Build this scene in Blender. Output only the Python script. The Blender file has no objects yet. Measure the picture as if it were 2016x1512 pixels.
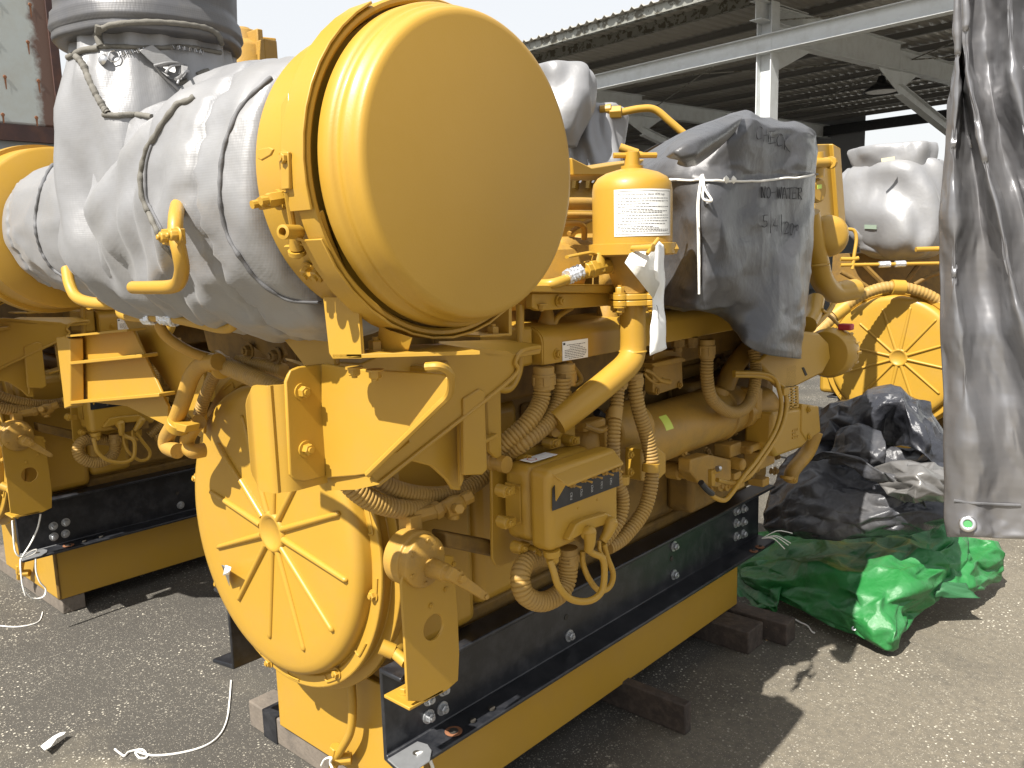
import bpy, bmesh, math, random
from mathutils import Vector, Matrix, noise
from mathutils.bvhtree import BVHTree
S = bpy.context.scene
# ---------------------------------------------------------------- camera
FPX = 1637.0
RW = Matrix(((0.7444275, -0.0854544, 0.6622124), (0.6671486, 0.1356144, -0.7324763), (-0.0272122, 0.9870695, 0.1579659)))
CAM = Vector((0, 0, 1.5))
cd = bpy.data.cameras.new('camera'); co = bpy.data.objects.new('camera', cd); S.collection.objects.link(co)
co.matrix_world = Matrix.Translation(CAM) @ RW.to_4x4()
cd.sensor_width = 36; cd.lens = FPX / 2016 * 36; cd.clip_start = .05; cd.clip_end = 500
S.camera = co
# ---------------------------------------------------------------- light
SUN = Vector((.06, -.78, 1)).normalized()      # towards the sun
elev = math.asin(SUN.z); azim = math.atan2(SUN.x, SUN.y)
w = bpy.data.worlds.new('World'); S.world = w; w.use_nodes = True
nt = w.node_tree; bg = nt.nodes['Background']
sky = nt.nodes.new('ShaderNodeTexSky'); sky.sky_type = 'NISHITA'; sky.sun_disc = False
sky.sun_elevation = elev; sky.sun_rotation = azim; sky.air_density = 1.6; sky.dust_density = 1.5; sky.ozone_density = 1
hz = nt.nodes.new('ShaderNodeMix'); hz.data_type = 'RGBA'; hz.inputs[0].default_value = .93; hz.inputs[7].default_value = (3.6, 3.65, 3.75, 1)   # thin white haze over the blue
nt.links.new(sky.outputs[0], hz.inputs[6]); nt.links.new(hz.outputs[2], bg.inputs[0]); bg.inputs[1].default_value = .12
sl = bpy.data.lights.new('sun', 'SUN'); sl.energy = 5; sl.angle = math.radians(.5); sl.color = (1, .955, .88)
so = bpy.data.objects.new('sun', sl); S.collection.objects.link(so); so.rotation_euler = SUN.to_track_quat('Z', 'Y').to_euler()
S.view_settings.view_transform = 'Standard'; S.view_settings.look = 'None'; S.view_settings.exposure = 1.08; S.view_settings.gamma = 1
# ---------------------------------------------------------------- helpers
def ray(px, py): return RW @ Vector((px - 1008, 756 - py, -FPX))
def at(px, py, X=None, Y=None, Z=None):
    """the point of the plane X=, Y= or Z= that the photograph shows at this pixel"""
    v = ray(px, py)
    i, k = (0, X) if X is not None else (1, Y) if Y is not None else (2, Z)
    return CAM + v * ((k - CAM[i]) / v[i])
def V(*a): return Vector(a)
def frame(d, up=None):
    d = d.normalized(); up = up or (V(0, 0, 1) if abs(d.z) < .9 else V(0, 1, 0))
    a = up.cross(d).normalized(); return a, d.cross(a)
def catmull(pts, n=8, closed=False):
    out = []; N = len(pts)
    for i in range(N if closed else N - 1):
        if closed: p = [pts[(i + k) % N] for k in (-1, 0, 1, 2)]
        else: p = [pts[max(i - 1, 0)], pts[i], pts[i + 1], pts[min(i + 2, N - 1)]]
        for j in range(n):
            t = j / n
            out.append(.5 * ((2 * p[1]) + (p[2] - p[0]) * t + (2 * p[0] - 5 * p[1] + 4 * p[2] - p[3]) * t * t + (3 * p[1] - p[0] - 3 * p[2] + p[3]) * t ** 3))
    if not closed: out.append(pts[-1])
    return out
def resample(pts, step):
    out = [pts[0]]; need = step
    for a, b in zip(pts, pts[1:]):
        L = (b - a).length; s = 0
        while L - s >= need: s += need; out.append(a.lerp(b, s / L)); need = step
        need -= L - s
    return out
class MB:
    def __init__(s): s.v = []; s.f = []
    def add(s, vs, fs):
        o = len(s.v); s.v += [Vector(v) for v in vs]; s.f += [[i + o for i in f] for f in fs]; return s
    def box(s, a, b, rot=0, piv=None):
        x0, y0, z0 = a; x1, y1, z1 = b
        vs = [V(x, y, z) for z in (z0, z1) for x, y in ((x0, y0), (x1, y0), (x1, y1), (x0, y1))]
        if rot:
            c = piv or V((x0 + x1) / 2, (y0 + y1) / 2, 0); m = Matrix.Rotation(rot, 3, 'Z'); vs = [m @ (v - c) + c for v in vs]
        return s.add(vs, [[0, 3, 2, 1], [4, 5, 6, 7], [0, 1, 5, 4], [1, 2, 6, 5], [2, 3, 7, 6], [3, 0, 4, 7]])
    def obox(s, c, ax, ay, az):
        """box from a centre and three half-axis vectors"""
        vs = [c + sx * ax + sy * ay + sz * az for sz in (-1, 1) for sx, sy in ((-1, -1), (1, -1), (1, 1), (-1, 1))]
        return s.add(vs, [[0, 3, 2, 1], [4, 5, 6, 7], [0, 1, 5, 4], [1, 2, 6, 5], [2, 3, 7, 6], [3, 0, 4, 7]])
    def prism(s, pts, off):
        n = len(pts); vs = list(pts) + [p + off for p in pts]
        return s.add(vs, [list(range(n))[::-1], [i + n for i in range(n)]] + [[i, (i + 1) % n, (i + 1) % n + n, i + n] for i in range(n)])
    def plate(s, pts, off, hole=None):
        """prism with a round hole (centre, radius) through it, bridged ring"""
        if not hole: return s.prism(pts, off)
        c, r = hole; nrm = off.normalized(); a, b = frame(nrm)
        N = 28; P = []
        n = len(pts)
        for k in range(N):
            t = 2 * math.pi * k / N; d = a * math.cos(t) + b * math.sin(t); best = None
            for i in range(n):
                p, q = pts[i] - c, pts[(i + 1) % n] - c; e = q - p
                den = d.cross(e).dot(nrm)
                if abs(den) < 1e-9: continue
                tt = p.cross(e).dot(nrm) / den; uu = p.cross(d).dot(nrm) / den
                if tt > 0 and -1e-6 <= uu <= 1 + 1e-6 and (best is None or tt < best): best = tt
            P.append(best or r * 2)
        dirs = [a * math.cos(2 * math.pi * k / N) + b * math.sin(2 * math.pi * k / N) for k in range(N)]
        I = [c + d * r for d in dirs]; O = [c + d * l for d, l in zip(dirs, P)]
        # snap nearest samples to the outline's corners
        for p in pts:
            k = min(range(N), key=lambda k: (O[k] - p).length); O[k] = p.copy()
        vs = I + O + [p + off for p in I] + [p + off for p in O]; fs = []
        for k in range(N):
            j = (k + 1) % N
            fs += [[k, k + N, j + N, j], [k + 2 * N, j + 2 * N, j + 3 * N, k + 3 * N], [k, j, j + 2 * N, k + 2 * N], [k + N, k + 3 * N, j + 3 * N, j + N]]
        return s.add(vs, fs)
    def lathe(s, c, ax, prof, seg=48, cap=True, r2=None):
        """prof: list of (distance along the axis, radius)"""
        ax = ax.normalized(); a, b = frame(ax); vs = []; fs = []
        for h, r in prof:
            for k in range(seg):
                t = 2 * math.pi * k / seg; vs.append(c + ax * h + (a * math.cos(t) + b * math.sin(t)) * r)
        m = len(prof)
        for i in range(m - 1):
            for k in range(seg):
                j = (k + 1) % seg; fs.append([i * seg + k, i * seg + j, (i + 1) * seg + j, (i + 1) * seg + k])
        if cap:
            fs.append([k for k in range(seg)][::-1]); fs.append([(m - 1) * seg + k for k in range(seg)])
        return s.add(vs, fs)
    def cyl(s, a, b, r, r1=None, seg=20):
        return s.lathe(a, b - a, [(0, r), ((b - a).length, r if r1 is None else r1)], seg)
    def tube(s, pts, r, seg=12, cap=True, n=8, smooth=True, sq=1, up=None):
        P = catmull([Vector(p) for p in pts], n) if smooth and len(pts) > 2 else [Vector(p) for p in pts]
        R = r if callable(r) else (lambda t: r)
        vs = []; fs = []; N = len(P); a = None
        for i, p in enumerate(P):
            d = (P[min(i + 1, N - 1)] - P[max(i - 1, 0)]).normalized()
            if a is None: a, b = frame(d, up)
            else:
                a = (a - d * a.dot(d)).normalized(); b = d.cross(a)
            rr = R(i / (N - 1))
            for k in range(seg):
                t = 2 * math.pi * k / seg; vs.append(p + a * math.cos(t) * rr + b * math.sin(t) * rr * sq)
        for i in range(N - 1):
            for k in range(seg):
                j = (k + 1) % seg; fs.append([i * seg + k, i * seg + j, (i + 1) * seg + j, (i + 1) * seg + k])
        if cap: fs.append(list(range(seg))[::-1]); fs.append([(N - 1) * seg + k for k in range(seg)])
        return s.add(vs, fs)
    def hose(s, pts, r, pitch=.009, depth=.0034, seg=18):
        P = resample(catmull([Vector(p) for p in pts], 16), pitch / 4)
        pat = [0, 0, 0, -depth]
        vs = []; fs = []; N = len(P); a = None
        for i, p in enumerate(P):
            d = (P[min(i + 3, N - 1)] - P[max(i - 3, 0)]).normalized()
            if a is None: a, b = frame(d)
            else:
                a = (a - d * a.dot(d)).normalized(); b = d.cross(a)
            rr = r + pat[i % 4]
            for k in range(seg):
                t = 2 * math.pi * k / seg; vs.append(p + (a * math.cos(t) + b * math.sin(t)) * rr)
        for i in range(N - 1):
            for k in range(seg):
                j = (k + 1) % seg; fs.append([i * seg + k, i * seg + j, (i + 1) * seg + j, (i + 1) * seg + k])
        fs.append(list(range(seg))[::-1]); fs.append([(N - 1) * seg + k for k in range(seg)])
        return s.add(vs, fs)
    def bolt(s, p, n, r=.012, h=.01, washer=True):
        n = n.normalized(); a, b = frame(n)
        if washer: s.lathe(p, n, [(0, r * 1.45), (h * .3, r * 1.45)], 16)
        q = p + n * (h * .3 if washer else 0); t0 = random.random()
        vs = []
        for hh, rr in ((0, r), (h * .85, r), (h, r * .85)):
            for k in range(6):
                t = math.pi / 3 * k + t0; vs.append(q + n * hh + (a * math.cos(t) + b * math.sin(t)) * rr)
        fs = [[i * 6 + k, i * 6 + (k + 1) % 6, (i + 1) * 6 + (k + 1) % 6, (i + 1) * 6 + k] for i in range(2) for k in range(6)] + [[12 + k for k in range(6)]]
        s.add(vs, fs)
        return s.lathe(q, n, [(h * .9, r * .5), (h * 1.35, r * .48)], 10)
    def grid(s, P, closed_u=False):
        """P: rows of points"""
        m, n = len(P), len(P[0]); vs = [p for r in P for p in r]
        fs = [[i * n + j, i * n + (j + 1) % n, (i + 1) * n + (j + 1) % n, (i + 1) * n + j] for i in range(m - 1) for j in range(n if closed_u else n - 1)]
        return s.add(vs, fs)
    def mesh(s, name):
        me = bpy.data.meshes.new(name); me.from_pydata([tuple(v) for v in s.v], [], s.f)
        bm = bmesh.new(); bm.from_mesh(me); bmesh.ops.remove_doubles(bm, verts=bm.verts, dist=1e-6)
        bmesh.ops.recalc_face_normals(bm, faces=bm.faces); bm.to_mesh(me); bm.free(); return me
    def build(s, name, m, parent=None, bevel=0, smooth=35, label=None, sub=0, solid=0, segs=2):
        me = s.mesh(name)
        if len(me.polygons) and smooth:
            me.shade_smooth(); me.set_sharp_from_angle(angle=math.radians(smooth))
        me.materials.append(m)
        o = bpy.data.objects.new(name, me); S.collection.objects.link(o)
        if parent:
            o.parent = parent; root = parent
            loc = V(0, 0, 0)
            while root: loc += root.location; root = root.parent
            o.location = -loc if parent.type == 'EMPTY' else V(0, 0, 0)
        if label: o['label'] = label
        if solid: md = o.modifiers.new('solid', 'SOLIDIFY'); md.thickness = solid; md.offset = 0
        if bevel:
            md = o.modifiers.new('bevel', 'BEVEL'); md.width = bevel; md.segments = segs; md.limit_method = 'ANGLE'; md.angle_limit = math.radians(40); md.harden_normals = False
        if sub: md = o.modifiers.new('sub', 'SUBSURF'); md.levels = md.render_levels = sub
        return o
def empty(name, loc, label, cat, group=None):
    o = bpy.data.objects.new(name, None); S.collection.objects.link(o); o.location = loc; o.empty_display_size = .1
    return tag(o, label, cat, group)
def crumple_net(G, seed, amp, inplane=.28, fold_amp=0, wavelengths=(.12, .4)):
    """a coarse net of cloth, every knot pushed about, so that flat facets meet in sharp creases"""
    R = random.Random(seed); waves = []
    for k in range(3):
        n = V(R.uniform(-1, 1), R.uniform(-1, 1), R.uniform(-1, 1)).normalized(); waves.append((n / R.uniform(*wavelengths), R.random()))
    m, n_ = len(G), len(G[0]); O = []
    for i in range(m):
        row = []
        for j in range(n_):
            da = G[min(i + 1, m - 1)][j] - G[max(i - 1, 0)][j]; db = G[i][min(j + 1, n_ - 1)] - G[i][max(j - 1, 0)]; nn = da.cross(db)
            nn = nn.normalized() if nn.length > 1e-9 else V(0, -1, 0)
            if nn.dot(CAM - G[i][j]) < 0: nn = -nn
            edge = i in (0, m - 1) or j in (0, n_ - 1)
            w = sum(abs(((G[i][j].dot(u) + ph) % 1) * 2 - 1) - .5 for u, ph in waves) * fold_amp
            k = .3 if edge else 1
            row.append(G[i][j] + nn * (R.uniform(-amp, amp) + w) * k + da * .5 * R.uniform(-inplane, inplane) * k + db * .5 * R.uniform(-inplane, inplane) * k)
        O.append(row)
    mb = MB(); mb.v = [p for r in O for p in r]
    for i in range(m - 1):
        for j in range(n_ - 1):
            a_, b_, c_, d_ = i * n_ + j, i * n_ + j + 1, (i + 1) * n_ + j + 1, (i + 1) * n_ + j
            mb.f += [[a_, b_, c_], [a_, c_, d_]] if R.random() < .5 else [[a_, b_, d_], [b_, c_, d_]]
    return mb, O
def crease_all(o, v, levels=2):
    me = o.data; at_ = me.attributes.new('crease_edge', 'FLOAT', 'EDGE'); R = random.Random(len(me.edges))
    for e in at_.data: e.value = min(1, max(0, R.uniform(v - .45, v + .35)))
    md = o.modifiers.new('sub', 'SUBSURF'); md.levels = md.render_levels = levels
    while o.modifiers[0].name != 'sub': o.modifiers.move(len(o.modifiers) - 1, 0)
def tag(o, label, cat, group=None, kind=None):
    if label: o['label'] = label
    if cat: o['category'] = cat
    if group: o['group'] = group
    if kind: o['kind'] = kind
    return o
def struct(o): o['kind'] = 'structure'; return o
# ---------------------------------------------------------------- materials
def mat(name, col, rough=.5, metal=0, spec=.5, coat=0, noise_amt=.08, nscale=6, bump=None, dirt=None, ramp=None, sheen=0):
    """col base; noise_amt value variation; bump=(scale,strength,dist) ; dirt=(colour,amount,scale)"""
    m = bpy.data.materials.new(name); m.use_nodes = True; t = m.node_tree; N = t.nodes; L = t.links
    b = N['Principled BSDF']; b.inputs['Roughness'].default_value = rough; b.inputs['Metallic'].default_value = metal
    b.inputs['Specular IOR Level'].default_value = spec; b.inputs['Coat Weight'].default_value = coat; b.inputs['Coat Roughness'].default_value = .15
    b.inputs['Sheen Weight'].default_value = sheen
    tc = N.new('ShaderNodeTexCoord'); no = N.new('ShaderNodeTexNoise'); no.inputs['Scale'].default_value = nscale; no.inputs['Detail'].default_value = 6; no.inputs['Roughness'].default_value = .6
    L.new(tc.outputs['Object'], no.inputs['Vector'])
    mx = N.new('ShaderNodeMix'); mx.data_type = 'RGBA'
    c = Vector(col); mx.inputs[6].default_value = (*(c * (1 - noise_amt)), 1); mx.inputs[7].default_value = (*(c * (1 + noise_amt)), 1)
    L.new(no.outputs['Fac'], mx.inputs[0]); out = mx.outputs[2]
    if dirt:
        dc, da, ds = dirt
        n2 = N.new('ShaderNodeTexNoise'); n2.inputs['Scale'].default_value = ds; n2.inputs['Detail'].default_value = 8; n2.inputs['Roughness'].default_value = .7
        L.new(tc.outputs['Object'], n2.inputs['Vector'])
        mr = N.new('ShaderNodeMapRange'); mr.inputs[1].default_value = .45; mr.inputs[2].default_value = .75; mr.inputs[3].default_value = 0; mr.inputs[4].default_value = da
        L.new(n2.outputs['Fac'], mr.inputs[0])
        m2 = N.new('ShaderNodeMix'); m2.data_type = 'RGBA'; L.new(mr.outputs[0], m2.inputs[0]); L.new(out, m2.inputs[6]); m2.inputs[7].default_value = (*dc, 1); out = m2.outputs[2]
        mr2 = N.new('ShaderNodeMapRange'); mr2.inputs[3].default_value = rough - .07; mr2.inputs[4].default_value = min(1, rough + .2); L.new(n2.outputs['Fac'], mr2.inputs[0]); L.new(mr2.outputs[0], b.inputs['Roughness'])
    L.new(out, b.inputs['Base Color'])
    if bump:
        sc, st, di = bump[:3]
        n3 = N.new('ShaderNodeTexNoise'); n3.inputs['Scale'].default_value = sc; n3.inputs['Detail'].default_value = 3; L.new(tc.outputs['Object'], n3.inputs['Vector'])
        bp = N.new('ShaderNodeBump'); bp.inputs['Strength'].default_value = st; bp.inputs['Distance'].default_value = di
        L.new(n3.outputs['Fac'], bp.inputs['Height']); L.new(bp.outputs[0], b.inputs['Normal'])
    return m
def weave(m, scale=500, strength=.3, dist=.0006):
    t = m.node_tree; N = t.nodes; L = t.links; b = N['Principled BSDF']
    tc = N.new('ShaderNodeTexCoord'); hs = []
    for ax in ('X', 'Y', 'Z'):
        wv = N.new('ShaderNodeTexWave'); wv.bands_direction = ax; wv.inputs['Scale'].default_value = scale / 20; wv.inputs['Distortion'].default_value = .4
        L.new(tc.outputs['Object'], wv.inputs['Vector']); hs.append(wv)
    a = N.new('ShaderNodeMath'); a.operation = 'ADD'; L.new(hs[0].outputs['Fac'], a.inputs[0]); L.new(hs[1].outputs['Fac'], a.inputs[1])
    a2 = N.new('ShaderNodeMath'); a2.operation = 'ADD'; L.new(a.outputs[0], a2.inputs[0]); L.new(hs[2].outputs['Fac'], a2.inputs[1])
    bp = N.new('ShaderNodeBump'); bp.inputs['Strength'].default_value = strength; bp.inputs['Distance'].default_value = dist
    L.new(a2.outputs[0], bp.inputs['Height'])
    if b.inputs['Normal'].is_linked: L.new(b.inputs['Normal'].links[0].from_socket, bp.inputs['Normal'])
    L.new(bp.outputs[0], b.inputs['Normal']); return m
YC = (.395, .227, .026)
YEL = mat('yellow_paint', YC, .38, spec=.4, coat=.12, noise_amt=.05, nscale=4, bump=(60, .06, .002), dirt=((.36, .21, .05), .4, 9))
YLID = mat('textured_yellow_paint', YC, .40, spec=.45, coat=.1, noise_amt=.05, nscale=3, bump=(330, .14, .001), dirt=((.42, .25, .05), .3, 6))
YDK = mat('shaded_dusty_yellow_paint', (.20, .115, .026), .55, spec=.3, noise_amt=.2, nscale=8, bump=(120, .15, .002), dirt=((.07, .048, .026), .8, 14))  # shade between the parts darkened into the base colour, dust mottling over it
YCAST = mat('yellow_paint_cast', (.38, .215, .036), .45, spec=.4, coat=.05, noise_amt=.08, nscale=7, bump=(260, .35, .0015), dirt=((.19, .13, .058), .6, 12))
BLK = mat('black_paint', (.012, .013, .016), .27, noise_amt=.3, nscale=5, bump=(80, .08, .002), dirt=((.07, .07, .075), .5, 16))
DARK = mat('dark_gap', (.03, .026, .02), .8)
GALV = mat('galvanised_steel', (.42, .43, .44), .42, metal=.7, noise_amt=.2, nscale=40, bump=(300, .2, .001))
STEEL = mat('bare_steel', (.55, .55, .56), .3, metal=.9, noise_amt=.1)
RUST = mat('rust', (.22, .09, .04), .85, noise_amt=.4, nscale=60, bump=(200, .5, .002))
SIL = weave(mat('silver_blanket_cloth', (.25, .25, .257), .38, metal=.3, noise_amt=.06, nscale=4, bump=(14, .25, .012), dirt=((.22, .21, .19), .4, 7), sheen=.1), 1500, .10, .0005)
SILD = weave(mat('shaded_silver_blanket_cloth', (.10, .10, .106), .42, metal=.3, noise_amt=.08, nscale=4, bump=(14, .2, .01), dirt=((.16, .15, .13), .5, 9)), 1500, .12, .0005)  # same blanket cloth, shade under the stack bulge put into its colour
TAPE = mat('grey_seam_tape', (.13, .122, .105), .8, noise_amt=.25, nscale=70, bump=(500, .6, .001))
SEAM = mat('dark_piping', (.11, .11, .115), .7, noise_amt=.2, nscale=60, bump=(300, .4, .001))
HOSEM = mat('yellow_hose', (.34, .205, .05), .5, spec=.4, noise_amt=.08, nscale=12, dirt=((.22, .15, .075), .6, 18))
ROPE = mat('white_string', (.75, .73, .68), .9, noise_amt=.12, nscale=120, bump=(700, .6, .001))
FOIL = mat('crumpled_film', (.6, .62, .66), .2, metal=.6, noise_amt=.3, nscale=60, bump=(90, 1, .006))
PAPER = mat('white_paper', (.78, .78, .76), .7, noise_amt=.03, nscale=12)
INK = mat('black_ink', (.015, .015, .018), .7)
# ================================================================ main engine
X_, Y_, Z_ = V(1, 0, 0), V(0, 1, 0), V(0, 0, 1)
def pt(px, py, **k): return at(px, py, **k)
def poly(pxs, **k): return [at(a, b, **k) for a, b in pxs]
random.seed(5)
E1 = empty('marine_engine', V(-1.79, 2.0, 0), 'large yellow marine diesel engine filling the middle, round lid on top, spoked cover in front', 'engine', 'yellow marine engines in the yard')
def part(mb, name, m=None, parent=None, **k): return mb.build(name, m or YEL, parent or E1, **k)
# ---- base
b = MB(); b.box((-2.12, 1.245, .09), (-1.448, 2.9, .40)); base = part(b, 'base_skid', YEL, bevel=.004)
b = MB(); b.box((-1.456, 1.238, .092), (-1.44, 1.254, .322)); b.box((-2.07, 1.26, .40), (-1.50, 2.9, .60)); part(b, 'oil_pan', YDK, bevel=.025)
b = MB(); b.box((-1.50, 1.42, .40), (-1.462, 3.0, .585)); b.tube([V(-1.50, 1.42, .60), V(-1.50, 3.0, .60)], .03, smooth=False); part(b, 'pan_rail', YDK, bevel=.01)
def rail(s, xw):
    m = MB(); q = .01 * s
    m.prism([V(xw, 1.112, .325), V(xw + .09 * s, 1.095, .325), V(xw + .09 * s, 1.095, .337), V(xw + q, 1.112, .339), V(xw + q, 1.112, .545), V(xw + .078 * s, 1.112, .545), V(xw + .078 * s, 1.112, .557), V(xw, 1.112, .557)], V(0, 1.94, 0))
    return part(m, 'mounting_rail', BLK, bevel=.004)
rr = rail(1, -1.446); rl = rail(-1, -2.122)
RX = -1.4355
def bolts(lst, n, r, h, m, name='bolt', parent=None, sep=True, **k):
    for q in lst:
        mb = MB().bolt(at(*q, **k), n, r, h); part(mb, name, m, parent, smooth=30)
bolts([(843, 1410), (870, 1394), (843, 1375), (872, 1356), (1120, 1251), (1326, 1131), (1326, 1075), (1448, 1056), (1462, 1051), (1448, 1030), (1462, 1027), (1448, 1006), (1463, 1001)], X_, .0125, .012, GALV, X=RX)
for q in ((1115, 1215), (1322, 1100)): 
    m = MB(); m.lathe(at(*q, X=RX), X_, [(0, .009), (.001, .009)], 16); part(m, 'bolt_hole', DARK)
zt = .3395
m = MB(); m.prism(poly([(763, 1497), (822, 1462), (842, 1468), (850, 1480), (846, 1500), (800, 1530)], Z=.3385), V(0, 0, .004)); part(m, 'bare_steel_pad', GALV, bevel=.001)
for (x, y, r, mm) in ((893, 1440, .022, RUST), (893, 1441, .011, DARK), (931, 1420, .008, DARK), (968, 1396, .009, DARK), (820, 1485, .009, DARK), (1484, 1085, .016, RUST), (1496, 1077, .018, RUST), (1484, 1084, .006, DARK), (1497, 1076, .006, DARK)):
    m = MB(); h = .001 if mm is RUST else .005; m.lathe(at(x, y, Z=zt), Z_, [(0, r), (h, r)], 20); part(m, 'rust_ring' if mm is RUST else 'bolt_hole', mm)
# ---- flywheel housing, flange and spoked cover
FC = V(-1.81, 1.10, .82)
b = MB(); b.box((-2.27, 1.15, .565), (-1.42, 1.42, 1.06)); b.box((-2.2, 1.42, .6), (-1.42, 1.6, 1.12)); part(b, 'flywheel_housing', YEL, bevel=.03, segs=3)
b = MB(); b.lathe(FC + V(0, .06, 0), -Y_, [(0, .43), (.02, .43), (.024, .402), (.046, .402), (.05, .411), (.058, .411), (.061, .408), (.061, .38), (.055, .376), (.055, .1)], 96); part(b, 'flywheel_flange', YEL, bevel=.002)
b = MB(); b.lathe(FC, -Y_, [(-.02, .372), (.014, .371), (.026, .366), (.034, .356), (.038, .34), (.040, .30), (.040, 0)], 96); cov = part(b, 'spoked_cover', YEL, smooth=50)
hub = at(537, 1047, Y=1.06); yh = 1.06
e0 = at(667, 1011, Y=yh) - hub; a0 = math.atan2(e0.z, e0.x)
b = MB()
for k in range(12):
    a = a0 + k * math.pi / 6; d = V(math.cos(a), 0, math.sin(a))
    b.tube([hub + d * .050, hub + d * .18, hub + d * .30], lambda t: .011 * (1 - .25 * t) if t < .96 else .004, seg=10, n=12, sq=.8, up=None)
part(b, 'cover_rib', YEL, cov, smooth=60)
b = MB(); b.lathe(hub + V(0, .003, 0), -Y_, [(0, .054), (.009, .052), (.012, .047), (.011, .040), (.006, .036), (.005, 0)], 40); part(b, 'hub_boss', YEL, cov, smooth=60)
for q in ((388, 941), (431, 1148), (531, 1304), (736, 1172), (664, 1325)):
    p = at(*q, Y=1.098); part(MB().bolt(p, -Y_, .010, .009), 'bolt', YEL)
for k in range(14):     # pressed beads round the rim
    a = math.radians(-12 - k * 26); c = lambda a, r: V(FC.x + math.cos(a) * r, 1.0975, FC.z + math.sin(a) * r)
    b = MB().tube([c(a, .381), c(a, .393), c(a + .02, .397), c(a + .13, .398)], .0028, seg=6, n=5); part(b, 'rim_bead', YEL)
# peeled paper on the cover
m = MB(); p = poly([(436, 1112), (476, 1110), (468, 1126), (452, 1154)], Y=1.052); p[1] += V(.0, -.03, .0); p[2] += V(0, -.025, 0); m.add(p, [[0, 1, 2], [0, 2, 3]]); m.add([p[1], p[1] + V(-.02, -.004, .002), p[2] + V(-.01, -.012, 0), p[2]], [[0, 1, 2, 3]]); part(m, 'torn_paper_label', PAPER, cov, solid=.0008)
# drain hose hanging in front of the pan
b = MB(); b.tube(poly([(690, 1330), (694, 1390), (690, 1440), (672, 1475), (662, 1490)], Y=1.2), .0115); part(b, 'drain_hose', YEL)
b = MB(); q = at(661, 1488, Y=1.2); b.cyl(q + V(.004, 0, .03), q + V(-.006, 0, -.012), .017, seg=6); b.cyl(q + V(0, .0, -.01), q + V(.03, .03, -.01), .017, seg=8); b.cyl(q + V(-.005, 0, -.01), q + V(-.015, -.0, -.04), .014, seg=6); part(b, 'hose_fitting', YEL, bevel=.002)
# ---- lever panel and valve disc (faces +X)
PX = -1.275
out = [(790, 1150), (797, 1120), (813, 1098), (850, 1090), (893, 1095), (901, 1200), (906, 1325), (902, 1340), (880, 1360), (806, 1397), (803, 1380), (797, 1260)]
b = MB(); P = poly(out, X=PX); b.plate(P, V(-.007, 0, 0), (at(854, 1235, X=PX), .029)); lp = part(b, 'lever_panel', YEL, bevel=.0015)
b = MB(); q = P[9]; b.prism([q + V(0, 0, .004), q + V(-.085, 0, .004), q + V(-.085, 0, -.004), q + V(0, 0, -.004)], V(0, .10, 0)); part(b, 'panel_foot', YEL, bevel=.002)
p = q + V(-.055, .035, .004); part(MB().bolt(p, Z_, .011, .01), 'bolt', YEL); part(MB().bolt(p - V(0, 0, .01), -Z_, .008, .01), 'bolt', YEL)
for q2 in ((877, 1160), (848, 1192), (813, 1146), (893, 1110)): part(MB().bolt(at(*q2, X=PX), X_, .006, .004, False), 'bolt', YEL)
c = at(838, 1106, X=PX + .012)
b = MB(); b.lathe(c, X_, [(-.07, .05), (-.068, .060), (-.02, .062), (-.018, .056), (0, .056), (.004, .05)], 36); disc = part(b, 'valve_disc', YCAST, bevel=.002)
b = MB(); b.lathe(c + V(0, .012, -.016), X_, [(0, .022), (.05, .019), (.052, .016), (.075, .016)], 20); b.lathe(c + V(.07, .014, -.018), X_, [(0, .015), (.018, .015), (.02, .009), (.03, .009)], 6); part(b, 'shaft_boss', YCAST, bevel=.001)
b = MB(); a1 = at(880, 1125, X=-1.19); a2 = at(950, 1172, X=-1.17); d = (a2 - a1).normalized(); u = X_.cross(d); b.prism([a1 + u * .013, a2 + u * .009, a2 + d * .009, a2 - u * .009, a1 - u * .014], V(.012, 0, 0)); b.lathe(a2 + V(.012, 0, 0), X_, [(0, .006), (.004, .006)], 12); part(b, 'lever', YCAST, bevel=.002)
for k in range(6):
    a = k * math.pi / 3 + .4; part(MB().lathe(c + V(.003, math.cos(a) * .046, math.sin(a) * .046), X_, [(0, .0055), (.004, .0045)], 10), 'screw', YCAST, disc)
# elbow and tee above the disc
XV = -1.33
def pipe(pxs, r, X=None, name='pipe', m=None, seg=14, parent=None, **k):
    P = [at(q[0], q[1], X=q[2] if len(q) > 2 else X) for q in pxs]
    return part(MB().tube(P, r, seg=seg, **k), name, m or YEL, parent, smooth=60)
b = MB(); q = at(812, 1062, X=XV); b.obox(q, X_ * .026, Y_ * .028, Z_ * .013); q = at(808, 1030, X=XV); b.obox(q, X_ * .02, Y_ * .017, Z_ * .02); q2 = at(812, 1010, X=XV); 
r1, r2 = at(812, 1018, X=XV), at(860, 1005, X=XV + .02); b.cyl(r1, r2, .017, seg=6); r3 = at(900, 985, X=XV + .03); b.cyl(r2, r3, .014, seg=16); b.lathe(r2, (r3 - r2), [(-.008, .020), (.01, .020)], 6); b.lathe(at(893, 996, X=XV + .03), (r3 - r2), [(-.025, .02), (0, .024), (.025, .018)], 16); b.cyl(at(893, 990, X=XV + .03), at(893, 1022, X=XV + .03), .014, seg=12); b.cyl(at(893, 1000, X=XV + .03), at(905, 1002, X=XV + .09), .012, seg=6); b.lathe(at(910, 985, X=XV + .04), V(.3, 1, .3), [(0, .016), (.025, .016)], 6); part(b, 'pipe_elbow', YCAST, bevel=.002)
b = MB(); q = at(775, 1283, X=-1.34); b.cyl(q, at(800, 1305, X=-1.3), .013, seg=12); b.cyl(at(750, 1273, X=-1.36), q, .017, seg=12); part(b, 'pipe_stub', YEL)
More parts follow.
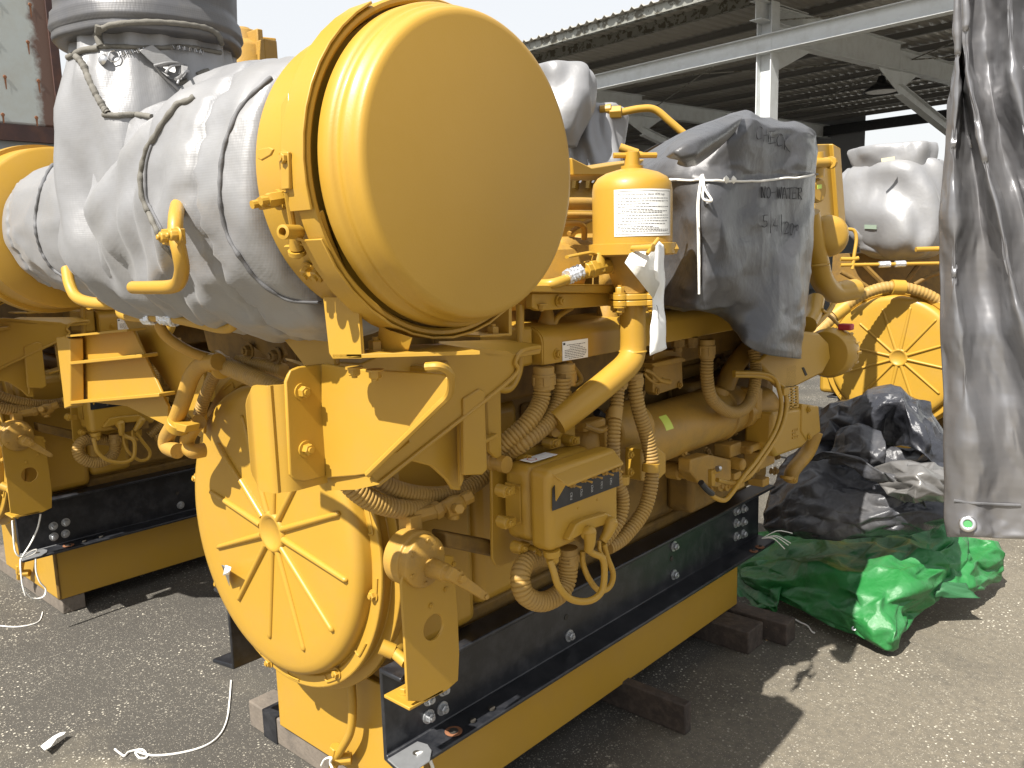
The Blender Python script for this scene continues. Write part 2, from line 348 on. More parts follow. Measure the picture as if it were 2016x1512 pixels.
# ---- front bracket
YB = .77
L0 = at(496, 745, Y=YB); L1 = at(566, 742, Y=YB); 
def wall(pts, z0, z1, th, name, m=YEL, bevel=.004, zs=None, parent=None):
    """vertical bent plate: XY polyline swept between z0 and z1, given a thickness"""
    mb = MB(); n = len(pts); O = []
    for i, p in enumerate(pts):
        d = (pts[min(i + 1, n - 1)] - pts[max(i - 1, 0)]).normalized(); O.append(V(-d.y, d.x, 0) * th)
    z0f = z0 if callable(z0) else (lambda i: z0); z1f = z1 if callable(z1) else (lambda i: z1)
    vs = []
    for i, p in enumerate(pts):
        for q, z in ((p, z0f(i)), (p, z1f(i)), (p + O[i], z1f(i)), (p + O[i], z0f(i))): vs.append(V(q.x, q.y, z))
    fs = []
    for i in range(n - 1):
        for k in range(4): fs.append([i * 4 + k, i * 4 + (k + 1) % 4, i * 4 + 4 + (k + 1) % 4, i * 4 + 4 + k])
    fs += [[0, 1, 2, 3], [(n - 1) * 4 + k for k in (3, 2, 1, 0)]]
    mb.add(vs, fs); return part(mb, name, m, parent, bevel=bevel)
XS = at(562, 840, Y=YB).x
xa, xb = at(497, 840, Y=.745).x, at(532, 840, Y=.755).x
cp = [V(xa, .735, 0), V(xa + .006, .746, 0), V(xa + .02, .752, 0), V(xb, .757, 0), V(XS - .022, .765, 0), V(XS - .010, .782, 0), V(XS - .009, .82, 0), V(XS - .009, .85, 0)]
br = wall(catmull(cp, 4), lambda i: 1.098 + max(0, 7 - i) ** 2 * .0008, lambda i: 1.286 - max(0, 7 - i) ** 2 * .0007, -.006, 'bent_bracket_plate', bevel=.002)
# strip with two bolts, facing sideways
b = MB(); b.prism(poly([(563, 752), (572, 729), (590, 722), (640, 716), (641, 938), (600, 948), (580, 945), (572, 935)], X=XS), V(-.008, 0, 0)); part(b, 'bolted_plate', YEL, br, bevel=.002)
for q in ((594, 771), (602, 884)): part(MB().bolt(at(*q, X=XS), X_, .0105, .011), 'bolt', YEL, br)
b = MB()
def ybend(x): return .845 + .02 * (x - 632) / 250
TP = [(632, 716), (645, 717), (660, 720), (700, 726), (760, 730), (820, 733), (868, 736), (886, 746), (890, 762), (884, 780)]; BT = [(632, 941), (645, 941), (660, 940), (700, 937), (722, 934), (760, 898), (800, 860), (840, 822), (865, 798), (884, 780)]
gr_ = [[at(x, y, Y=ybend(x)) for x, y in TP], [at(x, y, Y=ybend(x)) for x, y in BT]]
for k in range(len(TP) - 1):
    q = [gr_[0][k], gr_[0][k + 1], gr_[1][k + 1], gr_[1][k]]; b.prism(q, V(.002, .008, 0))
b = MB(); vs = gr_[0] + gr_[1] + [p + V(.002, .008, 0) for p in gr_[0] + gr_[1]]; n = len(TP); fs = []
for k in range(n - 1): fs += [[k, k + 1, n + k + 1, n + k], [2 * n + k, 3 * n + k, 3 * n + k + 1, 2 * n + k + 1], [k, 2 * n + k, 2 * n + k + 1, k + 1], [n + k, n + k + 1, 3 * n + k + 1, 3 * n + k]]
fs += [[0, n, 3 * n, 2 * n]]; b.add(vs, fs); part(b, 'bracket_web', YEL, br, bevel=.002)
# shelf
ZS = 1.296
sh = poly([(652, 712), (760, 717), (840, 722), (868, 718), (884, 712), (876, 706), (850, 700), (745, 688), (660, 694)], Z=ZS)
b = MB().prism(sh, V(0, 0, -.013)); part(b, 'bracket_shelf', YEL, br, bevel=.003)
b = MB().tube([at(838, 722, Y=.79), at(864, 721, Y=.80), at(882, 730, Y=.82), at(889, 748, Y=.84), at(884, 776, Y=.862), at(860, 802, Y=.860), at(800, 860, Y=.857), at(724, 934, Y=.850)], .0062, seg=8); part(b, 'shelf_fold', YEL, br)
# arm running back under the drum
XA = -1.16
b = MB(); b.prism(poly([(712, 716), (740, 704), (865, 678), (1000, 690), (1016, 700), (1013, 738), (1004, 748), (860, 862), (740, 955), (712, 960)], X=XA), V(-.009, 0, 0)); arm = part(b, 'support_arm', YEL, bevel=.002)
b = MB(); b.prism([at(862, 672, X=XA - .09), at(1000, 668, X=XA - .09), at(1066, 678, X=XA + .0), at(1063, 688, X=XA + .0), at(1010, 697, X=XA), at(870, 685, X=XA)], V(0, 0, -.011)); part(b, 'arm_flange', YEL, arm, bevel=.003)
b = MB(); b.tube([at(1062, 683, X=XA), at(1030, 690, X=XA + .003), at(1014, 712, X=XA + .003), at(1008, 744, X=XA + .003), at(860, 862, X=XA + .002), at(742, 955, X=XA + .002)], .005, seg=8, n=6); part(b, 'arm_edge', YEL, arm)
b = MB(); b.prism(poly([(764, 868), (798, 822), (806, 870), (767, 902)], Y=.96), V(0, .004, 0)); part(b, 'arm_tab', YEL, arm)
b = MB(); b.prism(poly([(640, 940), (722, 936), (740, 955), (700, 964), (640, 966)], Y=.856), V(0, .008, 0)); part(b, 'web_foot', YEL, br)
b = MB(); b.prism(poly([(740, 905), (800, 850), (905, 765), (908, 966), (892, 964), (880, 945), (850, 918), (800, 905), (750, 915), (745, 925)], X=-1.2), V(-.01, 0, 0)); part(b, 'gusset_plate', YEL, bevel=.003)
b = MB(); b.prism(poly([(912, 785), (945, 765), (955, 770), (960, 925), (950, 935), (915, 936)], X=-1.155), V(-.012, 0, 0)); b.prism(poly([(905, 780), (912, 776), (914, 945), (908, 960)], X=-1.175), V(-.012, 0, 0)); part(b, 'gusset_fin', YEL, bevel=.003)
b = MB(); b.prism(poly([(958, 765), (975, 755), (986, 760), (988, 900), (978, 903), (965, 890)], X=-1.215), V(-.012, 0, 0)); q = at(945, 872, X=-1.2); q2 = at(980, 853, X=-1.2); b.prism([q, q2, q2 + V(-.06, 0, 0), q + V(-.06, 0, 0)], V(0, 0, -.009)); part(b, 'frame_upright', YEL, bevel=.002)
# feet of the drum
YF = .765
b = MB(); b.prism(poly([(636, 585), (704, 586), (712, 705), (655, 706), (648, 695)], Y=YF), V(0, .006, 0)); q = at(655, 705, Y=YF); q2 = at(712, 705, Y=YF)
b.prism([q, q2, V(q2.x + .13, YF + .12, q2.z), V(q2.x + .0, YF + .16, q2.z), V(q.x, YF + .14, q.z)], V(0, 0, .006)); part(b, 'drum_foot', YEL, bevel=.002)
for k in (0, 1):
    pass
part(MB().bolt(at(741, 692, Y=YF + .05), Z_, .012, .014), 'bolt', YEL)
for q in ((697, 722), (738, 727)): part(MB().bolt(at(*q, Y=YF + .05), -Z_, .010, .011), 'bolt', YEL)
b = MB(); pp = [at(747, 640, X=-1.0), at(765, 650, X=-.97), at(812, 665, X=-.93), at(803, 694, X=-.96), at(760, 694, X=-1.0), at(738, 690, X=-1.04)]; b.prism(pp, V(-.004, .004, 0)); part(b, 'foot_gusset', YEL, bevel=.001)
b = MB(); q = at(945, 664, X=-1.06); b.prism([q, at(1006, 660, X=-1.06), at(1006, 660, X=-1.06) + V(-.08, 0, 0), q + V(-.08, 0, 0)], V(0, 0, .004)); b.prism(poly([(1002, 600), (1008, 603), (1008, 660), (1002, 662)], X=-1.06), V(-.08, 0, 0)); part(b, 'rear_foot', YEL, bevel=.001)
part(MB().bolt(at(971, 662, X=-1.08), Z_, .012, .014), 'bolt', YEL)
# ---- air cleaner drum
DC = V(-.95, .918, 1.62)
DC.z += .004
def drum(c, s, parent, lid=True, name='air_cleaner_drum'):
    A = X_ * s
    mb = MB().lathe(c, A, [(-.172, .12), (-.172, .222), (-.168, .230), (-.075, .234), (-.03, .236)], 96); d = mb.build(name, YEL, parent, smooth=40)
    mb = MB().lathe(c, A, [(-.045, .233), (-.045, .251), (-.042, .254), (-.012, .254), (-.008, .251), (-.008, .246), (-.012, .242)], 96, cap=False); mb.build('clamp_band', YEL, parent, smooth=40)
    mb = MB().lathe(c, A, [(-.012, .232), (-.004, .234), (-.002, .2385), (.002, .2395), (.018, .2390), (.022, .2375), (.025, .2345), (.028, .2310), (.032, .2298), (.036, .2315), (.041, .2315), (.045, .2300), (.048, .2270), (.056, .2255), (.062, .2238), (.0655, .2212), (.0680, .2170), (.0690, .2110), (.0693, 0)], 128); mb.build('drum_lid', YLID, parent, smooth=44)
    return d
drum(DC, 1, E1)
def ondrum(px, py, r=.236):
    """where the sight line through this pixel meets the drum's shell"""
    v = ray(px, py); o = CAM - DC
    a = v.y ** 2 + v.z ** 2; bb = 2 * (o.y * v.y + o.z * v.z); cc = o.y ** 2 + o.z ** 2 - r * r
    dd = max(bb * bb - 4 * a * cc, 0); t = (-bb - math.sqrt(dd)) / (2 * a); return CAM + v * t
def dn(p): return V(0, p.y - DC.y, p.z - DC.z).normalized()
for q in ((612, 532), (632, 535)):
    p = ondrum(*q); part(MB().bolt(p, dn(p), .011, .011), 'bolt', YEL)
for q in ((556, 392), (573, 386)):
    p = ondrum(*q); mb = MB().bolt(p, dn(p), .010, .03); mb.cyl(p + dn(p) * .03 , p + dn(p) * .05, .006, seg=10); part(mb, 'bolt', YEL)
def dbox(pxs, h0, h1, name, m=YEL, bevel=.0015):
    P = [ondrum(*q) for q in pxs]; mb = MB(); n = len(P)
    N = dn(sum(P, V(0, 0, 0)) / n)
    mb.prism([p + N * h0 for p in P], N * (h1 - h0)); return part(mb, name, m, bevel=bevel)
dbox([(588, 160), (597, 158), (603, 300), (590, 306)], .004, .010, 'latch_strap')
dbox([(585, 215), (600, 190), (604, 330), (592, 345), (584, 320)], .010, .026, 'latch_lever')
dbox([(572, 300), (592, 296), (596, 372), (578, 380)], .004, .020, 'latch_base')
dbox([(550, 300), (572, 296), (580, 300), (574, 312), (556, 322), (549, 318)], .030, .034, 'latch_hook')
dbox([(588, 300), (604, 300), (606, 372), (590, 374)], .024, .030, 'latch_link')
p = ondrum(597, 316); part(MB().bolt(p + dn(p) * .03, dn(p), .007, .005, False), 'latch_pin', YEL)
p0, p1 = ondrum(592, 374), ondrum(608, 492)
b = MB(); b.cyl(p0 + dn(p0) * .022, p1 + dn(p1) * .022, .005, seg=10); q = p0.lerp(p1, .68); b.cyl(q + dn(q) * .02, q.lerp(p1, .55) + dn(p1) * .022, .010, seg=12); b.lathe(q.lerp(p1, .6) + dn(p1) * .022, p1 - p0, [(0, .013), (.006, .013)], 12); part(b, 'latch_rod', YEL)
b = MB(); q = ondrum(611, 440); b.lathe(q + dn(q) * .035 - X_ * .0, V(.4, -1, 0), [(-.02, .010), (.018, .010), (.019, .006), (.004, .005)], 16); part(b, 'latch_eye', YEL)
b = MB(); b.tube([ondrum(600, 448) + dn(q) * .03, ondrum(618, 455) + dn(q) * .03, ondrum(632, 476) + dn(q) * .012, ondrum(625, 484) + dn(q) * .006, ondrum(612, 470) + dn(q) * .02], .0022, seg=6); part(b, 'safety_clip', YEL)
dbox([(564, 481), (605, 480), (605, 484), (564, 485)], .0, .006, 'drum_strip')
dbox([(604, 415), (638, 412), (652, 465), (690, 545), (662, 545), (625, 470)], .001, .012, 'latch_keeper')
def bandplate(a0, a1, r=.2555, x0=-.055, x1=-.006, name='band_plate'):
    mb = MB(); vs = []; n = 10
    for i in range(n + 1):
        a = a0 + (a1 - a0) * i / n
        for rr, x in ((r, x0), (r, x1), (r + .004, x1), (r + .004, x0)): vs.append(V(DC.x + x, DC.y + math.cos(a) * rr, DC.z + math.sin(a) * rr))
    fs = [[i * 4 + k, i * 4 + (k + 1) % 4, i * 4 + 4 + (k + 1) % 4, i * 4 + 4 + k] for i in range(n) for k in range(4)] + [[0, 1, 2, 3], [n * 4 + 3, n * 4 + 2, n * 4 + 1, n * 4]]
    mb.add(vs, fs); part(mb, name, YEL, bevel=.001)
bandplate(math.radians(120), math.radians(194)); bandplate(math.radians(203), math.radians(300))
# left-hand drum, a mirror of the right one
DL = V(-2.78, .965, 1.60)
b = MB(); b.lathe(DL, -X_, [(-.172, .10), (-.172, .222), (-.166, .230), (-.06, .236), (-.06, .247), (-.02, .25), (-.01, .243), (.03, .24), (.05, .232), (.08, .21), (.083, 0)], 96); part(b, 'air_cleaner_drum', YEL, smooth=40)
# ================================================================ right-hand side of the engine
# ---- block and heads
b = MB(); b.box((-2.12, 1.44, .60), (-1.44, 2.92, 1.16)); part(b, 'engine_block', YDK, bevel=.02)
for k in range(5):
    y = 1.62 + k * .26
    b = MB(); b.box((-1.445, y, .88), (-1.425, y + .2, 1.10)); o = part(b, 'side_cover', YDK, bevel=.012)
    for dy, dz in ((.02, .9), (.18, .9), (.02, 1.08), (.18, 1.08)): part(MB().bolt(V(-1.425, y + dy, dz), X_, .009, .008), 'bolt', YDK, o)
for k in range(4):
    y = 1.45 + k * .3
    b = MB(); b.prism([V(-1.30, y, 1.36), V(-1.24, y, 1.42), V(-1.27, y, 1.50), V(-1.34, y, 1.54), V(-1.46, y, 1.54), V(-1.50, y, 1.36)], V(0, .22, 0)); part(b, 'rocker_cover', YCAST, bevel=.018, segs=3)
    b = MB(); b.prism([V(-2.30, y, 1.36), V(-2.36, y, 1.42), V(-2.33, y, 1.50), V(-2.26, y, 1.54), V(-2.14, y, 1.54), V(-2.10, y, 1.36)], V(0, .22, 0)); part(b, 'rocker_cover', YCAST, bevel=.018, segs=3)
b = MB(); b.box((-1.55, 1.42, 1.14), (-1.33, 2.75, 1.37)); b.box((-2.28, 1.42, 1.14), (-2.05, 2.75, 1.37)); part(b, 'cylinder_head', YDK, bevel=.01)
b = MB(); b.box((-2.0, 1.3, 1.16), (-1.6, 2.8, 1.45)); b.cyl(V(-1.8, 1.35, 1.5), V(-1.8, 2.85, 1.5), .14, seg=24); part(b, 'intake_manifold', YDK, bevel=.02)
# upper ledge between the lid and the filter
b = MB(); b.prism([at(1045, 575, X=-1.16), at(1052, 560, X=-1.16), at(1210, 560, X=-1.16), at(1210, 578, X=-1.16)], V(-.12, 0, 0)); b.prism(poly([(1048, 577), (1215, 577), (1200, 602), (1062, 612), (1048, 606)], X=-1.18), V(-.02, 0, 0)); part(b, 'side_ledge', YEL, bevel=.003)
for q in ((1066, 598), (1100, 592)): part(MB().bolt(at(*q, X=-1.178), X_ if q[0] > 1080 else -Z_, .009, .01), 'bolt', YEL)
pipe([(1200, 520, -1.15), (1175, 528, -1.15), (1130, 545, -1.15), (1090, 558, -1.16), (1060, 560, -1.2)], .0115, name='sample_pipe')
b = MB(); b.tube(poly([(1116, 546), (1128, 541), (1142, 534)], X=-1.15), lambda t: .0155 + .003 * math.sin(t * 30), seg=9, n=6); part(b, 'film_wrap', FOIL, smooth=0)
b = MB(); b.cyl(at(1150, 533, X=-1.15), at(1206, 520, X=-1.15), .019, seg=8); b.lathe(at(1178, 527, X=-1.15), Z_, [(-.01, .02), (.02, .016), (.034, .011)], 16); b.cyl(at(1158, 531, X=-1.15), at(1168, 529, X=-1.15), .022, seg=6); b.cyl(at(1196, 522, X=-1.15), at(1206, 520, X=-1.15), .024, seg=6); q = at(1178, 508, X=-1.15)
vb = part(b, 'ball_valve', YEL, bevel=.0015)
b = MB(); b.tube(poly([(1182, 506), (1165, 498), (1150, 499), (1116, 506)], X=-1.15), .0062, seg=8, sq=.6); b.bolt(q, Z_, .008, .008); part(b, 'valve_handle', YEL, vb)
# ---- filter canister
KX = -1.12
kb = at(1245, 486, X=KX); ky = kb.y; kz = lambda py: at(1245, py, X=KX).z
K0 = V(KX, ky, 0)
zz = [kz(v) for v in (492, 478, 460, 375, 352, 338, 326, 312, 300)]
R0 = .0935
b = MB(); b.lathe(K0, Z_, [(kz(500), .103), (kz(480), .103), (kz(479), R0), (kz(376), R0), (kz(362), R0 * .97), (kz(350), R0 * .86), (kz(341), R0 * .66), (kz(335), R0 * .4), (kz(333), R0 * .3)], 64); can = part(b, 'filter_canister', YEL, smooth=50)
b = MB(); b.lathe(K0, Z_, [(kz(335), .026), (kz(327), .026), (kz(326), .018), (kz(300), .017), (kz(299), .010)], 20); q = K0 + Z_ * kz(306); dd = V(.6, .8, 0); b.cyl(q - dd * .045, q + dd * .06, .0065, seg=10); part(b, 'tee_handle', YEL, can)
b = MB(); b.lathe(K0, Z_, [(kz(496), .10), (kz(503), .096), (kz(504), .07), (kz(540), .055), (kz(570), .042), (kz(576), .042)], 40); part(b, 'filter_base', YCAST, smooth=50)
b = MB(); q = K0; b.lathe(q, Z_, [(kz(588), .055), (kz(577), .055)], 32); b.lathe(q, Z_, [(kz(600), .055), (kz(589.5), .055)], 32)
for sx, sy in ((1, 0), (-1, 0), (0, 1), (0, -1)):
    for z0, z1 in ((588, 577), (600, 589.5)): b.lathe(q + V(sx * .05, sy * .05, 0), Z_, [(kz(z0), .018), (kz(z1), .018)], 16)
fl = part(b, 'pipe_flange', YEL, bevel=.0015)
for sx, sy in ((1, 0), (-1, 0), (0, 1), (0, -1)): part(MB().bolt(q + V(sx * .053, sy * .053, kz(577)), Z_, .0105, .013), 'bolt', YEL, fl); part(MB().bolt(q + V(sx * .053, sy * .053, kz(600)), -Z_, .0105, .012), 'bolt', YEL, fl)
b = MB(); a = at(1300, 487, X=KX + .07); b.cyl(a + V(0, -.05, 0), a + V(0, .05, 0), .006); b.lathe(a + V(0, -.045, .0), V(.7, -1, 0), [(0, .012), (.02, .012)], 12); b.lathe(a + V(0, .035, 0), Y_, [(0, .013), (.02, .013)], 6); b.cyl(a + V(0, -.05, .02), a + V(.0, -.055, -.03), .004); part(b, 'clamp_screw', YEL, can)
b = MB(); zs_ = [(1245, 600), (1245, 690)]
b.tube([K0 + Z_ * kz(598), K0 + Z_ * kz(640), K0 + Z_ * kz(690), at(1236, 716, X=KX), at(1205, 745, X=KX - .01), at(1150, 790, X=KX - .03), at(1095, 832, X=KX - .06)], .0315, seg=28, n=10); pp_ = part(b, 'drain_pipe', YEL, smooth=60)
b = MB(); b.lathe(K0, Z_, [(kz(694), .0325), (kz(691.5), .0345), (kz(689), .0325)], 28); part(b, 'weld_bead', YEL, pp_)
# instruction label on the canister
def text_mesh(txt, size, fn, name, m, parent, th=.0003, sx=1):
    """lettering from Blender's own font, every point passed through fn(x, y) -> (point, normal)"""
    cu = bpy.data.curves.new(name, 'FONT'); cu.body = txt; cu.size = size; cu.resolution_u = 2
    o = bpy.data.objects.new('tmp', cu); S.collection.objects.link(o); dg = bpy.context.evaluated_depsgraph_get(); dg.update()
    me = bpy.data.meshes.new_from_object(o.evaluated_get(dg)); bpy.data.objects.remove(o)
    bm = bmesh.new(); bm.from_mesh(me); bmesh.ops.triangulate(bm, faces=bm.faces); bm.to_mesh(me); bm.free()
    mb = MB(); vs = []
    for v in me.vertices: p, n = fn(v.co.x * sx, v.co.y); vs.append(p + n * th)
    mb.add(vs, [list(p.vertices) for p in me.polygons]); return mb
RL = R0 + .0012; t0 = math.atan2((at(1210, 420, X=KX + .05) - K0).y, .09)
def onk(x, z, r=RL):
    t = math.radians(-62) + x / RL; n = V(math.cos(t), math.sin(t), 0); return K0 + n * r + Z_ * z, n
LW, zT, zB = .150, kz(381) + .004, kz(466)
# label starts where the photo shows its left edge
tl = None
for k in range(-1200, 900):
    t = k / 10; n = V(math.cos(math.radians(t)), math.sin(math.radians(t)), 0); q = RW.transposed() @ (K0 + n * RL + Z_ * kz(420) - CAM)
    if q.x / -q.z * FPX + 1008 > 1209 and t > -100: tl = t; break
def onk(x, z, r=RL):
    t = math.radians(tl) + x / RL; n = V(math.cos(t), math.sin(t), 0); return K0 + n * r + Z_ * z, n
b = MB(); b.grid([[onk(LW * i / 24, zB + (zT - zB) * j / 4)[0] for i in range(25)] for j in range(5)]); lab = part(b, 'instruction_label', PAPER, can)
fr = MB()
for (xa, za, xb, zb_) in ((.004, zT - .004, LW - .004, zT - .005), (.004, zB + .004, LW - .004, zB + .005), (.004, zB + .004, .005, zT - .004), (LW - .005, zB + .004, LW - .004, zT - .004)):
    fr.grid([[onk(xa + (xb - xa) * i / 16, za + (zb_ - za) * j, RL + .0004)[0] for i in range(17)] for j in (0, 1)])
fr.v += []; tx = text_mesh('Maintenance instructions for Glacier GF200 range', .0066, lambda x, y: onk(.009 + x, zT - .0135 + y), 'label_text', INK, lab, .0004, .86)
fr.add(tx.v, tx.f); random.seed(3)
zl = zT - .021
while zl > zB + .008:
    x = .008 + (.01 if random.random() < .3 else 0); end = LW - .012 - random.random() * (.09 if random.random() < .35 else .012)
    while x < end:
        l = random.uniform(.003, .009); fr.add([onk(x, zl, RL + .0004)[0], onk(x + l, zl, RL + .0004)[0], onk(x + l, zl + .0013, RL + .0004)[0], onk(x, zl + .0013, RL + .0004)[0]], [[0, 1, 2, 3]]); x += l + .0014
    zl -= .0034 if random.random() < .7 else .0062
part(fr, 'label_print', INK, lab, smooth=0)
# ---- long rail cover
XR = -1.2
ra, rz = at(1068, 720, X=XR), at(1441, 649, X=XR); z0 = ra.z; zt1 = at(1066, 665, X=XR).z; ya = ra.y; 
prof = [V(XR, 0, z0), V(XR, 0, z0 + .052)] + [V(XR - .045 + .045 * math.cos(t), 0, z0 + .052 + .034 * math.sin(t)) for t in [math.radians(a) for a in (20, 45, 70, 90)]] + [V(XR - .13, 0, z0 + .092), V(XR - .13, 0, z0)]
b = MB(); b.prism([p + Y_ * ya for p in prof], V(0, 1.12, 0)); cvr = part(b, 'rail_cover', YEL, bevel=.002)
b = MB(); b.prism([p + Y_ * (ya + .004) + V(.0015, 0, .0015) for p in prof[:7]] + [prof[7] + Y_ * (ya + .004)], V(0, .035 + .03, 0)); part(b, 'cover_end_band', YEL, cvr)
part(MB().bolt(at(1096, 697, X=XR + .001), X_, .009, .008), 'bolt', YEL, cvr)
b = MB(); b.prism(poly([(1107, 673), (1157, 666), (1157, 703), (1107, 711)], X=XR + .0015), V(.0008, 0, 0)); lb = part(b, 'data_label', PAPER, cvr)
fr = MB()
def onl(px, py, d=.0028): return at(px, py, X=XR + d)
random.seed(8)
for j, (x0_, x1_) in enumerate(((1116, 1150), (1122, 1142), (1122, 1146), (1112, 1152), (1112, 1154), (1112, 1154), (1112, 1153), (1112, 1148), (1120, 1146))):
    yy = 677 + j * 3.3; x = x0_
    while x < x1_:
        l = random.uniform(2, 5); s = -.14; fr.add([onl(x, yy + (x - 1132) * s), onl(x + l, yy + (x + l - 1132) * s), onl(x + l, yy + 1.1 + (x + l - 1132) * s), onl(x, yy + 1.1 + (x - 1132) * s)], [[0, 1, 2, 3]]); x += l + .7
fr.add([onl(1109, 676), onl(1113, 675), onl(1113, 679), onl(1109, 680)], [[0, 1, 2, 3]])
part(fr, 'label_print', INK, lb, smooth=0)
b = MB(); b.box((XR - .2, ya + .02, z0 - .02), (XR - .12, ya + 1.1, z0 + .12)); part(b, 'rail_backing', YDK)
b = MB(); b.box((XR - .14, ya - .06, z0 + .0), (XR - .02, ya - .006, z0 + .09)); part(b, 'junction_box', YEL, bevel=.008)
# vertical pipe with U bend at the left of the rail cover
pipe([(1024, 600), (1023, 680), (1021, 730), (1005, 762), (985, 765), (970, 748)], .0095, X=-1.22, name='breather_pipe')
pipe([(1115, 705, -1.24), (1142, 740, -1.24), (1141, 752, -1.24), (1130, 757, -1.25), (1120, 752, -1.27)], .006, name='small_pipe')
# hoses
def hose(pxs, r, X=None, name='ribbed_hose', pitch=.0088):
    P = [at(q[0], q[1], X=q[2] if len(q) > 2 else X) for q in pxs]
    return part(MB().hose(P, r, pitch), name, HOSEM, smooth=80), P
def collar(p, d, r, L, name='hose_connector'):
    d = d.normalized(); b = MB().lathe(p, d, [(0, r * .96), (.001, r), (L * .3, r), (L * .32, r * 1.1), (L * .42, r * 1.1), (L * .44, r), (L - .001, r), (L, r * .93)], 24)
    for k in range(4):
        a, bb = frame(d); t = k * math.pi / 2 + .6; q = p + d * L * .62 + (a * math.cos(t) + bb * math.sin(t)) * r; b.obox(q, d * L * .2, (a * math.cos(t) + bb * math.sin(t)) * .002, (bb * math.cos(t) - a * math.sin(t)) * r * .3)
    return part(b, name, HOSEM, bevel=.0008)
for (x, y, dx) in ((1070, 722, 0), (1112, 716, 0)):
    q = at(x, y, X=-1.2 + .0); collar(q, V(0, 0, -1), .0245, .052)
hose([(1068, 750, -1.2), (1064, 790, -1.2), (1040, 830, -1.2), (1005, 862, -1.22), (960, 900, -1.26)], .0205)
hose([(1106, 745, -1.19), (1103, 785, -1.19), (1080, 830, -1.19), (1035, 868, -1.2), (1000, 890, -1.24)], .0205)
hose([(1218, 745, -1.15), (1214, 800, -1.14), (1208, 860, -1.13), (1210, 930, -1.13), (1226, 980, -1.12), (1218, 1025, -1.12), (1185, 1070, -1.13)], .0165)
hose([(1248, 745, -1.14), (1256, 800, -1.13), (1276, 870, -1.12), (1284, 930, -1.11), (1270, 1000, -1.11), (1230, 1055, -1.12), (1196, 1078, -1.13)], .0185)
collar(at(1250, 735, X=-1.14), V(0, 0, -1), .020, .035); collar(at(1220, 742, X=-1.15), V(0, 0, -1), .018, .03)
part(MB().cyl(at(1212, 805, X=-1.14), at(1209, 826, X=-1.135), .0178), 'hose_sleeve', HOSEM)
hose([(1392, 700, -1.19), (1392, 745, -1.19), (1402, 785, -1.19), (1440, 812, -1.19), (1474, 795, -1.19), (1488, 740, -1.2), (1484, 690, -1.22)], .0195)
collar(at(1392, 668, X=-1.19), V(0, 0, -1), .023, .055)
q = at(1335, 668, X=-1.22); part(MB().lathe(q, -Z_, [(0, .02), (.02, .02), (.022, .013), (.035, .013)], 8), 'blank_plug', YDK); b = MB(); q = at(1362, 664, X=-1.21); b.lathe(q, -Z_, [(0, .019), (.02, .019), (.022, .015), (.03, .015)], 8); part(b, 'blank_plug', YDK, bevel=.001)
# hose clip between C and D
b = MB(); b.prism(poly([(1230, 880), (1258, 872), (1280, 888), (1280, 925), (1258, 946), (1230, 940)], X=-1.2), V(.05, 0, 0)); o = part(b, 'hose_clip_block', YEL, bevel=.003)
for q in ((1240, 895), (1240, 930), (1272, 885)): part(MB().bolt(at(*q, X=-1.148), X_, .008, .007), 'bolt', YEL, o)
part(MB().lathe(at(1281, 920, X=-1.11), V(0, .1, 1), [(-.01, .022), (.01, .022)], 20), 'hose_clip', YEL, o); b = MB(); b.lathe(at(1223, 945, X=-1.125), V(0, .1, 1), [(-.01, .020), (.01, .020)], 20); part(b, 'hose_clip', YEL, o, bevel=.001)
# hoses over the flywheel
hose([(655, 890, -1.40), (685, 950, -1.37), (735, 988, -1.35), (800, 1003, -1.34), (850, 995, -1.35)], .022)
hose([(690, 870, -1.40), (720, 925, -1.38), (780, 963, -1.36), (860, 975, -1.35), (930, 955, -1.34), (985, 905, -1.32)], .020)
# heat exchanger
HX = -1.31; h0, h1 = at(1250, 858, X=HX), at(1432, 812, X=HX); hr = .088
ax = V(0, 1, 0); hz = (h0.z + h1.z) / 2; hb = V(HX, h0.y, hz); HL = h1.y - h0.y
b = MB(); b.lathe(hb, ax, [(-.22, .06), (-.10, .078), (-.09, .09), (-.07, .09), (-.068, hr), (HL - .1, hr), (HL - .098, hr + .006), (HL - .09, hr + .006), (HL - .088, hr - .002), (HL + .02, hr - .004), (HL + .05, .07), (HL + .06, .05)], 64); part(b, 'oil_cooler', YCAST, smooth=40)
b = MB(); q = hb + ax * (HL + .02); b.box((q.x - .02, q.y - .01, q.z - .03), (q.x + .10, q.y + .035, q.z + .075)); part(b, 'cooler_bracket', YCAST, bevel=.006)
m = MB(); m.grid([[hb + V(hr * 1.006 * math.cos(t), yy_, hr * 1.006 * math.sin(t)) for t in (math.radians(20 + 6 * i) for i in range(6))] for yy_ in (.035, .075)]); part(m, 'warning_label', mat('yellow_green_label', (.62, .72, .12), .5))
# pump housing with lever behind the control box
b = MB(); q = at(1165, 870, X=-1.25); b.lathe(q, V(1, -.2, .1), [(-.06, .06), (0, .055), (.02, .045), (.03, .02)], 24); b.lathe(at(1210, 850, X=-1.28), Y_, [(-.03, .05), (.03, .07), (.09, .075)], 24)
b.obox(at(1160, 835, X=-1.22), X_ * .02, Y_ * .045, Z_ * .012); b.obox(at(1190, 865, X=-1.22), X_ * .02, Y_ * .02, Z_ * .03); part(b, 'pump_housing', YCAST, bevel=.006)
b = MB(); b.tube(poly([(1150, 838), (1180, 848), (1200, 842), (1215, 860)], X=-1.2), .007, seg=8); part(b, 'pump_lever', YCAST)
